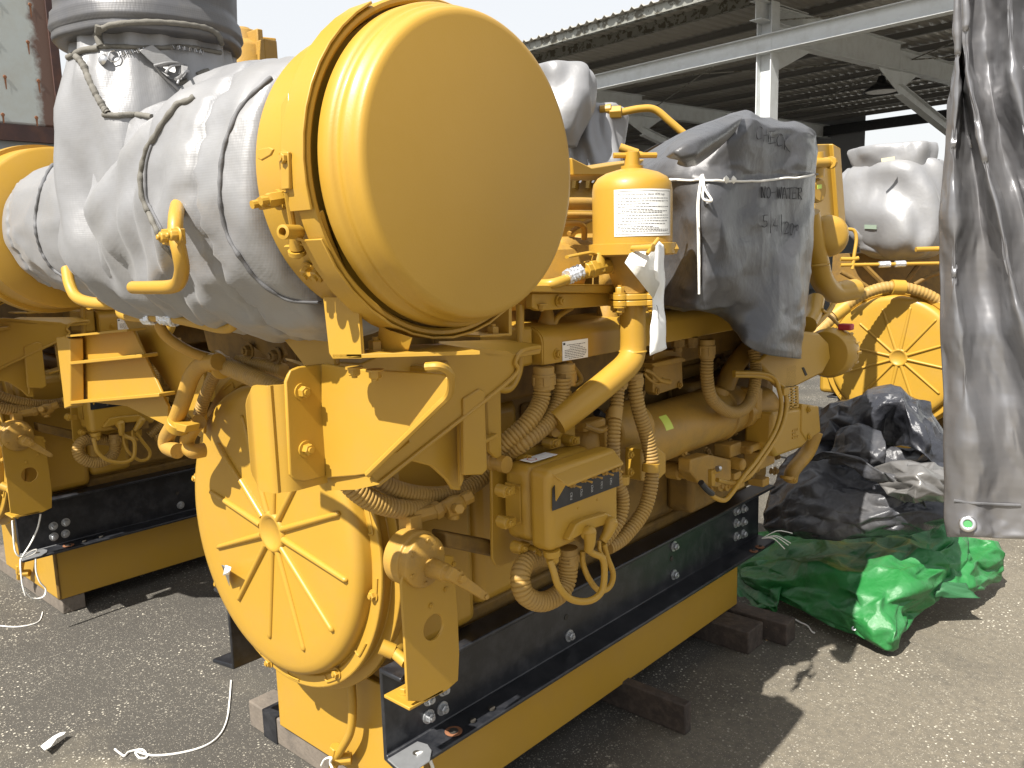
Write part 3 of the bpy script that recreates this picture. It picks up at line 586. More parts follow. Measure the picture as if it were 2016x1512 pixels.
# front cluster at the far end
FX = -1.26
b = MB(); q = at(1462, 812, X=FX); b.lathe(q, Y_, [(-.02, .05), (.01, .052), (.03, .042), (.06, .045), (.09, .065), (.14, .07)], 32); part(b, 'water_pump', YCAST, smooth=40, bevel=.002)
b = MB(); b.tube(poly([(1470, 690), (1440, 730), (1420, 780), (1400, 800)], X=-1.30), .032, seg=20); b.lathe(at(1412, 775, X=-1.29), V(0, -.5, -1), [(-.01, .038), (.01, .038)], 20); part(b, 'water_elbow', YCAST, smooth=60)
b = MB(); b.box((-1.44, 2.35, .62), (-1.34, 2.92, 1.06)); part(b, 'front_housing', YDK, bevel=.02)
rf = random.Random(17)
for k in range(16):
    q = at(rf.uniform(1335, 1530), rf.uniform(850, 955), X=-1.30 + rf.random() * .04); r_ = rf.uniform(.010, .022)
    if k % 3: part(MB().lathe(q, X_, [(-.05, r_ * 1.3), (-.01, r_ * 1.3), (-.008, r_), (.012, r_), (.014, r_ * .5), (.02, r_ * .5)], 6 if k % 2 else 16), 'pipe_plug', YCAST, bevel=.001)
    else: part(MB().obox(q, X_ * .03, Y_ * r_ * 1.8, Z_ * r_), 'casting_rib', YCAST, bevel=.004)
b = MB(); b.prism(poly([(1522, 812), (1590, 800), (1600, 812), (1600, 860), (1580, 882), (1530, 900), (1518, 880)], X=-1.17), V(-.10, 0, 0)); co_ = part(b, 'cooler_block', YEL, bevel=.012)
b = MB(); b.prism(poly([(1580, 795), (1612, 800), (1616, 850), (1590, 868), (1578, 850)], X=-1.165), V(-.10, 0, 0)); part(b, 'cooler_cap', YEL, co_, bevel=.004)
for q in ((1592, 806), (1593, 860)): part(MB().bolt(at(*q, X=-1.163), X_, .009, .006), 'bolt', YEL, co_)
fr = MB()
for j in range(3):
    q = at(1562 + 9 * 0, 848 + j * 7, X=-1.168)
    for k in range(3 if j != 1 else 2): fr.obox(q + Y_ * (.018 * k) + V(0, 0, -.0035 * k * .3), X_ * .0015, Y_ * .006, Z_ * .003)
part(fr, 'cast_mark', YEL, co_)
pipe([(1606, 850, -1.22), (1590, 890, -1.24), (1562, 925, -1.26), (1556, 945, -1.27)], .027, name='coolant_pipe', m=YCAST, seg=20)
b = MB(); b.lathe(at(1552, 938, X=-1.25), V(0, -.3, -1), [(0, .03), (.012, .03)], 20); b.bolt(at(1560, 945, X=-1.23), X_, .009, .01); part(b, 'pipe_flange', YCAST)
b = MB(); b.prism(poly([(1360, 905), (1395, 895), (1440, 905), (1440, 945), (1412, 960), (1376, 950), (1360, 930)], X=-1.22), V(-.045, 0, 0)); b.lathe(at(1464, 915, X=-1.2), X_, [(-.05, .02), (.0, .02), (.002, .013)], 16); b.obox(at(1470, 880, X=-1.24), X_ * .03, Y_ * .05, Z_ * .012); b.obox(at(1495, 900, X=-1.24), X_ * .03, Y_ * .06, Z_ * .03); b.lathe(at(1470, 885, X=-1.21), X_, [(0, .013), (.02, .012)], 12); part(b, 'gear_pump', YCAST, bevel=.005)
random.seed(4)
for k in range(26):
    q = at(random.uniform(1330, 1540), random.uniform(815, 950), X=-1.285 + random.random() * .02); part(MB().bolt(q, X_, .008 + random.random() * .004, .010), 'bolt', YDK)
b = MB()
for i in range(5):
    for j in range(2): pass
q0 = [(1552, 766), (1570, 762), (1572, 800), (1553, 806)]
b.prism(poly([(1549, 764), (1553, 763), (1555, 806), (1551, 807)], X=-1.17), V(-.006, 0, 0)); b.prism(poly([(1568, 761), (1572, 760), (1573, 801), (1569, 802)], X=-1.17), V(-.006, 0, 0))
b.prism(poly([(1559, 763), (1562, 762), (1563, 804), (1560, 805)], X=-1.17), V(-.006, 0, 0))
for i in range(8): b.prism(poly([(1550, 764 + i * 5.5), (1571, 760 + i * 5.5), (1571, 762.5 + i * 5.5), (1550, 766.5 + i * 5.5)], X=-1.17), V(-.005, 0, 0))
part(b, 'vent_grille', YEL)
b = MB(); b.box((-1.2, 2.72, 1.0), (-1.19, 2.80, 1.08)); part(b, 'grille_backing', DARK)
for k, off in enumerate((0, 10)):
    pipe([(1445, 733 + off * .6, -1.2), (1500, 735 + off * .6, -1.17), (1524 + off * .5, 744 + off, -1.15), (1533 + off, 765, -1.14), (1538 + off, 800, -1.13), (1525 + off, 850, -1.12), (1490 + off, 905, -1.12), (1462 + off, 940, -1.12)] + ([(1440, 972, -1.13), (1425, 985, -1.14), (1405, 978, -1.15), (1397, 966, -1.15)] if k == 0 else [(1440, 950, -1.16), (1412, 945, -1.17)]), .0072, name='fuel_line')
b = MB(); b.obox(at(1544, 770, X=-1.135), X_ * .010, Y_ * .022, Z_ * .012); part(b, 'line_clamp', YEL, bevel=.002)
b = MB(); b.cyl(at(1401, 925, X=-1.17), at(1401, 955, X=-1.17), .012, seg=6); b.cyl(at(1400, 930, X=-1.17), at(1416, 925, X=-1.15), .009, seg=6); part(b, 'line_fitting', YEL, bevel=.001)
b = MB(); b.lathe(at(1412, 923, X=-1.15), V(.2, 1, 0), [(0, .009), (.012, .008)], 12); part(b, 'steel_union', STEEL)
b = MB(); b.tube(poly([(1380, 950), (1390, 962), (1402, 972)], X=-1.15), .009, seg=10); part(b, 'black_sleeve', BLK)
# alternator with belt guard
b = MB(); G = [(1492, 712), (1545, 662), (1580, 652), (1612, 655), (1632, 675), (1636, 705), (1620, 735), (1560, 765), (1540, 765)]
b.prism(poly(G, X=-1.19), V(-.03, 0, 0)); bg_ = part(b, 'belt_guard', YEL, bevel=.008)
b = MB(); b.prism(poly([(1579, 724), (1583, 723), (1590, 738), (1586, 740)], X=-1.188), V(-.004, 0, 0)); part(b, 'slot', DARK, bg_)
AC = at(1632, 695, X=-1.22); b = MB(); b.lathe(AC + Y_ * -.04, Y_, [(0, .05), (.005, .085), (.03, .095), (.075, .095), (.08, .088), (.12, .088), (.14, .07), (.142, 0)], 40)
for k in range(14):
    a = k * math.pi / 7; b.obox(AC + V(math.cos(a) * .088, .065, math.sin(a) * .088), V(math.cos(a), 0, math.sin(a)) * .006, Y_ * .02, V(-math.sin(a), 0, math.cos(a)) * .005)
part(b, 'alternator', YEL, bevel=.002, smooth=40)
part(MB().obox(AC + V(.05, .03, .10), X_ * .025, Y_ * .02, Z_ * .012), 'red_plug', mat('red_plastic', (.35, .02, .03), .5), bevel=.005)
# upper right: block with connector, wires, actuator box
b = MB(); b.prism(poly([(1286, 700), (1300, 690), (1342, 688), (1345, 760), (1292, 778), (1286, 772)], X=-1.30), V(-.03, 0, 0)); b.prism(poly([(1284, 716), (1340, 702), (1350, 706), (1350, 712), (1290, 724)], X=-1.27), V(-.06, 0, 0)); part(b, 'actuator_box', YCAST, bevel=.003)
for q in ((1294, 770), (1338, 758)): part(MB().bolt(at(*q, X=-1.298), X_, .008, .006), 'bolt', YCAST)
b = MB(); b.tube(poly([(1270, 728), (1285, 735), (1300, 748), (1318, 752)], X=-1.24), lambda t: .004 + .004 * t, seg=8); b.tube(poly([(1268, 735), (1280, 748), (1295, 755), (1305, 745)], X=-1.25), .004, seg=8); part(b, 'cable_plug', YCAST)
pipe([(1268, 770, -1.3), (1258, 800, -1.3), (1240, 815, -1.3), (1225, 815, -1.32)], .006, name='small_pipe', m=YDK)
b = MB(); b.tube(poly([(1175, 812), (1190, 822), (1210, 820)], X=-1.3), .012, seg=7); part(b, 'black_film', BLK, smooth=0)
# control box: backing plate, hanger and body
CX = -1.25
b = MB(); b.prism(poly([(968, 905), (1050, 880), (1120, 860), (1120, 1062), (985, 1116), (976, 1113), (970, 1100)], X=CX), V(-.008, 0, 0)); cp_ = part(b, 'control_backplate', YEL, bevel=.002)
b = MB(); b.prism(poly([(878, 1048), (985, 1068), (985, 1100), (880, 1078)], X=CX - .03), V(-.05, 0, 0)); part(b, 'cross_beam', YDK, bevel=.006)
b = MB(); b.prism(poly([(1100, 830), (1110, 818), (1128, 815), (1133, 825), (1133, 862), (1098, 870)], X=CX + .03), V(-.008, 0, 0)); b.cyl(at(1117, 770, X=CX - .01), at(1117, 818, X=CX + .02), .011, seg=8); part(b, 'hanger_lug', YEL, bevel=.002)
part(MB().bolt(at(1124, 828, X=CX + .03), X_, .008, .007), 'bolt', YEL)
BXc = -1.09
yl, yr = at(1083, 1000, X=BXc).y, at(1220, 1000, X=BXc).y; zb_, ztp = .853, 1.012
b = MB(); b.box((-1.235, yl + .01, zb_ + .004), (-1.155, yr - .01, ztp + .022)); cbx = part(b, 'control_box', YEL, bevel=.022, segs=4)
b = MB(); b.box((-1.153, yl, zb_), (BXc, yr, ztp + .026)); cv = part(b, 'control_cover', YEL, cbx, bevel=.018, segs=4)
b = MB(); b.prism([V(BXc - .01, yl + .012, ztp + .020), V(BXc + .012, yl + .016, ztp + .010), V(BXc + .026, yl + .03, ztp - .006), V(BXc + .026, yr - .02, ztp - .002), V(BXc - .01, yr - .01, ztp + .022)], V(0, 0, -.006)); b.prism([V(BXc - .004, yl + .012, ztp + .018), V(BXc + .024, yl + .024, ztp - .004), V(BXc - .004, yl + .014, ztp - .055)], V(0, .005, 0)); b.prism([V(BXc - .004, yr - .017, ztp + .018), V(BXc + .024, yr - .022, ztp - .004), V(BXc - .004, yr - .017, ztp - .035)], V(0, .005, 0)); part(b, 'hood', YEL, cv, bevel=.002)
b = MB(); b.prism(poly([(1087, 962), (1095, 950), (1218, 912), (1219, 956), (1087, 1006)], X=BXc + .0012), V(.0008, 0, 0)); pn = part(b, 'black_label_strip', BLK, cv)
for i, (x, y) in enumerate(((1124, 954), (1146, 944), (1166, 936), (1188, 930), (1207, 924))):
    q = at(x, y, X=BXc + .003); b = MB(); b.lathe(q, X_, [(0, .0075), (.003, .0075), (.004, .0055), (.010, .0055), (.012, .004)], 8); b.tube([q + X_ * .010, q + V(.024, .006, -.004)], lambda t: .0016 + .0012 * t, seg=8, smooth=False); part(b, 'toggle_switch', YCAST, pn, bevel=.0005)
WH = mat('white_print', (.6, .6, .6), .6); b = MB(); random.seed(2)
for i, (x, y) in enumerate(((1125, 973), (1145, 966), (1166, 958), (1185, 951), (1203, 944))):
    q = at(x, y, X=BXc + .0026); s = .0032
    for (ya_, za_, yb_, zb__) in ((-1, -1, 1, -.8), (-1, .8, 1, 1), (-1, -1, -.8, 1), (.8, -1, 1, 1)): b.add([q + V(0, ya_ * s, za_ * s), q + V(0, yb_ * s, za_ * s), q + V(0, yb_ * s, zb__ * s), q + V(0, ya_ * s, zb__ * s)], [[0, 1, 2, 3]])
    for j in range(3):
        yy_ = -.0045 - j * .0032
        for k in range(2): w_ = random.uniform(.001, .003); b.add([q + V(0, -.004 + k * .004, yy_), q + V(0, -.004 + k * .004 + w_, yy_), q + V(0, -.004 + k * .004 + w_, yy_ - .0012), q + V(0, -.004 + k * .004, yy_ - .0012)], [[0, 1, 2, 3]])
part(b, 'strip_print', WH, pn, smooth=0)
b = MB(); b.prism([V(-1.20, yl + .03, ztp + .0265), V(-1.165, yl + .03, ztp + .0265), V(-1.165, yl + .12, ztp + .0265), V(-1.20, yl + .12, ztp + .0265)], V(0, 0, .001)); l2 = part(b, 'top_label', PAPER, cbx)
b = MB(); b.lathe(V(-1.183, yl + .052, ztp + .0278), Z_, [(0, .011), (.0003, .011)], 20, cap=False); b.lathe(V(-1.183, yl + .052, ztp + .0276), Z_, [(0, .012), (0.0004, .0095)], 24, cap=False); part(b, 'label_print', mat('red_print', (.4, .05, .05), .6), l2)
# connector recess at the foot of the cover
b = MB(); b.prism(poly([(1120, 1062), (1135, 1032), (1150, 1024), (1195, 1010), (1208, 1018), (1210, 1028), (1160, 1044), (1122, 1066)], X=BXc + .018), V(-.02, 0, 0)); part(b, 'connector_hood', YEL, cv, bevel=.003)
b = MB(); b.prism(poly([(1128, 1060), (1150, 1042), (1205, 1026), (1206, 1050), (1150, 1075)], X=BXc + .002), V(.001, 0, 0)); part(b, 'recess', YDK, cv)
for q in ((1138, 1000), (1176, 984)): part(MB().lathe(at(*q, X=BXc), X_, [(0, .003), (.002, .002)], 6), 'screw', YEL, cv)
# lugs round the flange of the box
for (x, y, X0) in ((1040, 905, -1.20), (1092, 873, -1.2), (1130, 868, -1.19), (1000, 968, -1.17), (1002, 1030, -1.17), (1012, 890, -1.22), (1030, 1080, -1.17), (1060, 1088, -1.15)):
    q = at(x, y, X=X0); b = MB(); b.lathe(q + X_ * -.03, X_, [(0, .014), (.028, .012), (.030, .008)], 14); b.obox(q + V(-.015, .01, -.004), X_ * .013, Y_ * .018, Z_ * .010); o = part(b, 'box_lug', YEL, cbx, bevel=.003); part(MB().bolt(q, X_, .0075, .007), 'bolt', YEL, o)
for (x, y) in ((998, 915), (1095, 845)):
    q = at(x, y, X=-1.2); part(MB().lathe(q + V(-.05, 0, 0), X_, [(0, .02), (.012, .02), (.014, .016), (.03, .016), (.032, .019), (.05, .019)], 20), 'rubber_mount', YCAST)
b = MB(); b.prism([V(-1.225, yl + .009, .99), V(-1.18, yl + .009, .99), V(-1.18, yl + .009, .90), V(-1.225, yl + .009, .90)], V(0, -.003, 0)); o = part(b, 'side_cover_plate', YEL, cbx, bevel=.001)
for x, z in ((-1.185, .985), (-1.185, .905)): part(MB().lathe(V(x, yl + .006, z), -Y_, [(0, .004), (.003, .003)], 8), 'screw', YEL, o)
# plugs, cables and the coiled hose below the box
def plug(px, py, X, tip, name='cable_plug'):
    q = at(px, py, X=X); e = at(*tip, X=X - .004); b = MB(); b.tube([q, q.lerp(e, .5) + X_ * .003, e], lambda t: .0165 - .007 * t, seg=14); b.lathe(q, V(1, .1, .35), [(-.014, .015), (.004, .0155), (.012, .011), (.015, .004)], 16); part(b, name, YEL, smooth=60)
plug(1160, 1048, -1.065, (1158, 1085)); plug(1203, 1030, -1.065, (1186, 1065))
pipe([(1083, 1105, -1.10), (1090, 1125, -1.09), (1100, 1155, -1.08), (1125, 1180, -1.07), (1160, 1183, -1.06), (1184, 1165, -1.055), (1190, 1130, -1.055), (1186, 1100, -1.06), (1168, 1090, -1.07), (1157, 1082, -1.075)], .0078, name='cable')
pipe([(1147, 1085, -1.10), (1148, 1110, -1.10), (1160, 1140, -1.09), (1180, 1163, -1.09), (1200, 1155, -1.085), (1207, 1130, -1.08), (1196, 1098, -1.075), (1188, 1070, -1.07)], .0068, name='cable')
pipe([(1180, 1065, -1.072), (1181, 1085, -1.068), (1190, 1098, -1.07)], .0045, name='cable')
b = MB(); q = at(1086, 1082, X=-1.105); b.lathe(q, V(0, .1, -1), [(0, .019), (.014, .019), (.016, .015), (.028, .014), (.034, .008)], 20); part(b, 'cable_gland', YEL, bevel=.001)
q = at(1119, 1078, X=-1.12); collar(q, V(0, .05, -1), .0215, .045)
hose([(1119, 1100, -1.12), (1116, 1140, -1.12), (1100, 1170, -1.12), (1065, 1185, -1.13), (1033, 1170, -1.14), (1024, 1135, -1.15), (1036, 1108, -1.16), (1062, 1098, -1.165), (1090, 1096, -1.17)], .0225)
# more hard lines in the dark middle of the engine
random.seed(11)
for k in range(14):
    y = random.uniform(1.5, 2.6); z = random.uniform(.75, 1.2); L = random.uniform(.15, .5); x = random.uniform(-1.42, -1.36)
    P = [V(x, y, z), V(x, y + L * .3, z + random.uniform(-.03, .03)), V(x + .01, y + L * .7, z + random.uniform(-.05, .05)), V(x - .02, y + L, z - random.uniform(0, .15))]
    part(MB().tube(P, random.uniform(.005, .010), seg=8), 'small_pipe', YDK, smooth=60)
for k in range(10):
    y = 1.55 + k * .13; q = V(-1.40 + random.uniform(-.01, .02), y, 1.19 + random.uniform(-.02, .02)); part(MB().lathe(q, V(.6, 0, .8), [(0, .03), (.02, .028), (.03, .018), (.06, .016)], 14), 'injector_cap', YCAST)
# pipes between lid and canister, up on the head
for pts_, r_ in (([(1100, 402, -1.3), (1140, 401, -1.3), (1175, 402, -1.3)], .016), ([(1100, 424, -1.27), (1140, 424, -1.27), (1175, 425, -1.27)], .0085), ([(1110, 440, -1.27), (1140, 440, -1.27), (1150, 450, -1.27), (1150, 470, -1.28)], .0075), ([(1120, 460, -1.3), (1140, 445, -1.3), (1165, 432, -1.3)], .006)):
    pipe(pts_, r_, name='head_pipe', m=YCAST)
b = MB(); b.prism(poly([(1105, 475), (1130, 465), (1160, 468), (1175, 485), (1172, 540), (1095, 540)], X=-1.29), V(-.15, 0, 0)); part(b, 'rocker_cover', YCAST, bevel=.02)
for x, y in ((1078, 636), (1195, 600)):
    q = at(x, y, X=-1.26); part(MB().lathe(q, V(0, 0, 1), [(-.03, .03), (0, .026), (.02, .016), (.035, .012)], 16), 'sensor_cap', YCAST)
pipe([(1090, 640, -1.24), (1100, 622, -1.24), (1125, 606, -1.25)], .007, name='small_pipe')
b = MB(); b.box((-1.5, 1.5, 1.53), (-1.35, 1.95, 1.60)); part(b, 'top_plate', YEL, bevel=.004)
b = MB(); b.prism(poly([(1125, 310), (1165, 330), (1302, 308), (1302, 345), (1130, 345)], X=-1.35), V(-.2, 0, 0)); part(b, 'top_bracket', YEL, bevel=.003)
# ================================================================ insulation blankets
def nz(p, s, seed=0): return noise.noise(Vector(p) * s + V(seed, seed * .7, -seed))
def fold(p, sx, sy, sz, seed, sharp=1):
    """soft ridged folds, stretched by the three scales"""
    q = V(p.x * sx, p.y * sy, p.z * sz) + V(seed, -seed, seed * .3); n = noise.noise(q) + .45 * noise.noise(q * 2.1 + V(3, 1, 2))
    return (1 - abs(n) * 2) if sharp else n
def loft(rings, name, m, parent, seg=96, rows=None, disp=None, closed_ends=True, nrow=6, smooth=70):
    """rings: (centre, a-vector, b-vector); catmull between the rings"""
    C_ = catmull([r[0] for r in rings], nrow); A_ = catmull([r[1] for r in rings], nrow); B_ = catmull([r[2] for r in rings], nrow)
    P = []
    for c, a, bb in zip(C_, A_, B_):
        row = []
        for k in range(seg):
            t = 2 * math.pi * k / seg; d = a * math.cos(t) + bb * math.sin(t); p = c + d
            if disp: p = p + d.normalized() * disp(p, t)
            row.append(p)
        P.append(row)
    mb = MB(); mb.grid(P, True)
    n = len(P)
    if closed_ends:
        for i in (0, n - 1):
            cc = sum(P[i], V(0, 0, 0)) / seg; mb.v.append(cc); ci = len(mb.v) - 1; mb.f += [[i * seg + k, i * seg + (k + 1) % seg, ci] for k in range(seg)]
    return part(mb, name, m, parent, smooth=smooth), mb
SC = V(-1.80, .86, 0)
def ring(z, rx, ry=None, dx=0, dy=0, tilt=0):
    k = .80 if 1.88 < z < 2.2 else .86
    return (SC + V(dx + .035, dy, z), V(rx * k, 0, tilt), V(0, (ry or rx) * k, 0))
def dsk(p, t):
    low_ = min(1, max(0, (1.95 - p.z) / .3))
    return .020 * fold(p, 4.5, 4.5, 1.2, 3.1) + .007 * fold(p, 13, 13, 3, 7.7) + .008 * nz(p, 5, 2) - .014 + low_ * (.013 * math.sin(7 * t + 7 * nz(p, 1.6, 5)) + .008 * abs(math.sin(6 * t + 5 * nz(p, 2.2, 9) + 5 * p.z))) + (1 - low_) * .006 * math.sin(17 * t + 3 * nz(p, 4, 1)) + .018 * math.exp(-((p.z - 1.50) / .10) ** 2) * fold(p, 9, 9, 3.2, 5)
skirt, sk_mb = loft([ring(2.02, .180), ring(1.97, .192), ring(1.90, .196), ring(1.78, .205), ring(1.64, .222, .20), ring(1.52, .228, .20, .01), ring(1.43, .20, .17, .02, .02), ring(1.385, .13, .11, .03, .03), ring(1.37, .05, .05, .03, .03)], 'exhaust_blanket', SIL, E1, disp=dsk)
def dtop(p, t): return .007 * nz(p, 4, 4) + .006 * fold(p, 6, 6, 4, 1.7) - .004 + (.006 if 1.955 < p.z < 1.99 else 0)
cap_, cap_mb = loft([ring(2.75, .22), ring(2.60, .31), ring(2.40, .345), ring(2.25, .335, dx=-.02), ring(2.16, .30, dx=-.03), ring(2.09, .245, dx=-.01), ring(2.05, .228), ring(1.99, .222), ring(1.95, .228), ring(1.93, .218), ring(1.93, .12)], 'stack_cover', SILD, E1, disp=dtop)
def hr_(x, r, dy=0, dz=0, rz=None): return (V(x, .905 + dy, 1.60 + dz), V(0, r, 0), V(0, 0, rz or r))
def dh(p, t): return .012 * fold(p, 4, 7, 7, 2.2) + .010 * nz(p, 5, 9) + .004 * fold(p, 14, 14, 14, 4) - .010 - .012 * math.exp(-((p.x + 1.262) / .010) ** 2) + .0045 * math.sin(34 * t + 3 * nz(p, 7, 2)) * math.exp(-((p.x + 1.262) / .03) ** 2) + .010 * abs(math.sin(3.2 * t + 22 * (p.x + 1.3) + 4 * nz(p, 3, 6))) * min(1, max(0, (-1.30 - p.x) / .1)) + .006 * math.sin(11 * t + 30 * p.x + 5 * nz(p, 4, 4)) * min(1, max(0, (-1.28 - p.x) / .1))
hb_, hb_mb = loft([hr_(-1.125, .10), hr_(-1.13, .215), hr_(-1.17, .238), hr_(-1.235, .248), hr_(-1.262, .245), hr_(-1.30, .25, 0, .0), hr_(-1.38, .248, 0, 0), hr_(-1.46, .238, 0, -.01), hr_(-1.56, .23, 0, -.01), hr_(-1.72, .22, 0, -.01)], 'turbo_blanket', SIL, E1, disp=dh, nrow=8)
def hl_(x, r, dz=0): return (V(x, .95, 1.59 + dz), V(0, r, 0), V(0, 0, r))
def dl(p, t): return .010 * fold(p, 3, 8, 8, 5.2) + .010 * nz(p, 5, 3) - .003 + .004 * math.sin(30 * t) * math.exp(-((p.x + 2.50) / .03) ** 2) - .012 * math.exp(-((p.x + 2.50) / .010) ** 2)
hl, hl_mb = loft([hl_(-2.60, .10), hl_(-2.598, .150), hl_(-2.56, .162), hl_(-2.50, .170), hl_(-2.45, .178), hl_(-2.38, .18), hl_(-2.28, .185), hl_(-2.1, .20), hl_(-1.9, .18)], 'turbo_blanket', SIL, E1, disp=dl, nrow=8)
def bvh(*mbs): return [BVHTree.FromPolygons([tuple(v) for v in m.v], m.f) for m in mbs]
def hit(px, py, trees, lift=.002, default=None):
    d = ray(px, py).normalized(); best = None
    for t in trees:
        r = t.ray_cast(CAM, d)
        if r[0] is not None and (best is None or r[3] < best[3]): best = r
    if best is None: return default
    n = best[1] if best[1].dot(d) < 0 else -best[1]
    return best[0] + n * lift
TB = bvh(sk_mb, cap_mb, hb_mb)
def seam(pxs, r, m, name='seam_tape', trees=None, parent=None, sq=.5, n=5, wob=0):
    P = catmull([V(x, y, 0) for x, y in pxs], n); Q = []
    for p in P:
        h = hit(p.x, p.y, trees or TB, r * .3)
        if h is not None and (not Q or (h - Q[-1]).length < .12): Q.append(h)
    if len(Q) < 3: return
    def rr(t): return r * (1 + wob * math.sin(t * 90) + wob * .6 * math.sin(t * 37))
    return part(MB().tube(Q, rr, seg=8, n=2), name, m, parent or E1, smooth=60)
seam([(384, 192), (372, 200), (352, 205), (338, 222), (318, 248), (305, 272), (292, 292), (284, 318), (279, 350), (281, 385), (291, 410), (302, 435), (313, 458), (325, 482), (345, 505)], .0052, TAPE, wob=.12, parent=skirt)
seam([(373, 196), (345, 210), (326, 236), (308, 262), (300, 285), (290, 320), (288, 360), (290, 392), (302, 418), (318, 448), (334, 478), (350, 498)], .0028, SEAM, name='piping', parent=skirt)
seam([(152, 112), (165, 130), (178, 158), (192, 188), (205, 212), (212, 222)], .0065, TAPE, wob=.1, parent=skirt)
seam([(205, 226), (230, 228), (262, 226), (295, 230), (318, 235)], .0055, TAPE, wob=.1, parent=skirt)
seam([(534, 154), (510, 175), (486, 198), (468, 222), (454, 255), (442, 290), (436, 325), (434, 360), (434, 395), (440, 430), (450, 465), (463, 490), (480, 515), (505, 548), (540, 575), (580, 592), (630, 597)], .0036, SEAM, name='piping', parent=hb_, wob=.15)
seam([(192, 62), (215, 50), (260, 45), (310, 44), (360, 48), (400, 54), (425, 66), (436, 84)], .0055, TAPE, wob=.08, parent=cap_)
seam([(196, 92), (240, 92), (300, 95), (360, 92), (400, 98), (434, 104)], .0045, TAPE, wob=.1, parent=cap_)
seam([(196, 50), (193, 70), (200, 92)], .007, TAPE, parent=cap_)
seam([(118, 122), (140, 112), (165, 100), (195, 96)], .006, TAPE, parent=cap_)
seam([(350, 165), (375, 158), (400, 155), (430, 152), (460, 156), (475, 152)], .0045, TAPE, parent=skirt, wob=.1)
seam([(388, 148), (410, 140), (440, 146), (468, 154)], .005, TAPE, parent=skirt, wob=.1)
seam([(308, 132), (322, 150), (338, 165), (352, 178)], .004, SIL, parent=skirt, name='lacing_cord')
# strap ends, ring, spring, tag
def flap(pxs, lift, name, m, th=.003, parent=None):
    P = [hit(x, y, TB, lift) for x, y in pxs]
    if None in P: return
    d = ray(*pxs[0]).normalized(); b = MB().prism(P, d * th); return part(b, name, m, parent or skirt, bevel=.001)
flap([(270, 105), (305, 93), (322, 115), (338, 128), (312, 142), (292, 125)], .016, 'strap_end', SIL)
flap([(310, 140), (345, 132), (372, 138), (382, 160), (350, 165), (325, 160)], .018, 'strap_knot', SIL)
for pxs in ([(306, 138), (322, 128), (345, 130)], [(322, 150), (328, 135), (350, 133), (368, 140), (362, 152)], [(340, 152), (355, 146), (372, 150), (382, 158), (372, 166)], [(338, 170), (345, 156), (360, 156), (366, 168)]):
    P = [hit(x, y, TB, .02) for x, y in pxs]
    if None not in P: part(MB().tube(P, .0026, seg=8), 'lacing_wire', SIL, skirt)
q = hit(227, 114, TB, .006)
rg = [hit(227 + 13 * math.cos(t), 114 + 11 * math.sin(t), TB, .006) for t in [k * math.pi / 8 for k in range(17)]]
part(MB().tube(rg, .0014, seg=6, n=2), 'split_ring', STEEL, skirt)
q = hit(203, 120, TB, .005); part(MB().lathe(q, V(.3, -1, .3), [(0, .011), (.003, .009), (.006, .004)], 20), 'lacing_stud', STEEL, skirt)
P = [hit(x, y, TB, .006) for x, y in ((242, 108), (270, 102), (300, 97), (340, 94), (375, 99), (395, 104))]
if None not in P:
    Q = catmull(P, 30); H = []
    for i, p in enumerate(Q):
        d = (Q[min(i + 1, len(Q) - 1)] - Q[max(i - 1, 0)]); a, bb = frame(d); t = i * 1.9; H.append(p + (a * math.cos(t) + bb * math.sin(t)) * .0035)
    part(MB().tube(H, .0009, seg=5, smooth=False), 'lacing_spring', STEEL, skirt)
flap([(56, 0), (58, 3), (76, -3), (74, -8)], .003, 'white_tag', PAPER, .0006, cap_)
TL = bvh(hl_mb)
seam([(136, 303), (120, 312), (105, 325), (92, 345), (82, 370), (75, 400), (71, 430), (72, 455), (78, 480), (88, 505), (105, 528), (128, 545)], .0045, SEAM, name='piping', trees=TL, parent=hl, wob=.15)
# coolant and oil lines hanging under the blankets
def ypipe(pxs, r, name, m=None, Y=.98, hosed=False):
    P = [at(q[0], q[1], Y=q[2] if len(q) > 2 else Y) for q in pxs]
    return part(MB().hose(P, r) if hosed else MB().tube(P, r, seg=18), name, m or YCAST, smooth=75)
ypipe([(350, 405, .66), (346, 430, .63), (346, 465, .62), (354, 500, .62), (358, 535, .63), (345, 562, .65), (300, 566, .66), (262, 566, .67)], .0115, 'oil_line', YEL)
b = MB(); q = at(342, 466, Y=.62); b.obox(q, X_ * .016, Y_ * .012, Z_ * .012); b.bolt(at(333, 467, Y=.612), -Y_, .009, .012); b.bolt(at(352, 463, Y=.612), -Y_, .009, .012); part(b, 'line_fitting', YEL, bevel=.002)
ypipe([(132, 530, .74), (138, 562, .73), (155, 588, .73), (200, 598, .74), (250, 594, .78), (300, 580, .84), (350, 566, .9)], .0125, 'oil_line', YEL)
ypipe([(236, 600, .84), (238, 618, .82), (262, 624, .80), (330, 626, .80), (385, 636, .80), (430, 646, .80), (457, 642, .80), (466, 615, .81), (462, 555, .82)], .0098, 'oil_line', YEL)
b = MB(); q = at(458, 578, Y=.80); b.obox(q, X_ * .02, Y_ * .014, Z_ * .014); part(b, 'line_clamp', YEL, bevel=.002)
for q0, q1 in (((288, 625), (302, 625)), ((320, 625), (346, 630))): part(MB().tube([at(*q0, Y=.80), at((q0[0] + q1[0]) / 2, q0[1] + 1, Y=.80), at(*q1, Y=.80)], lambda t: .0140 + .0025 * math.sin(t * 25), seg=9), 'film_wrap', FOIL, smooth=0)
ypipe([(310, 632, .84), (328, 662, .86), (370, 690, .90), (410, 704, .94), (450, 712, .98)], .012, 'oil_line')
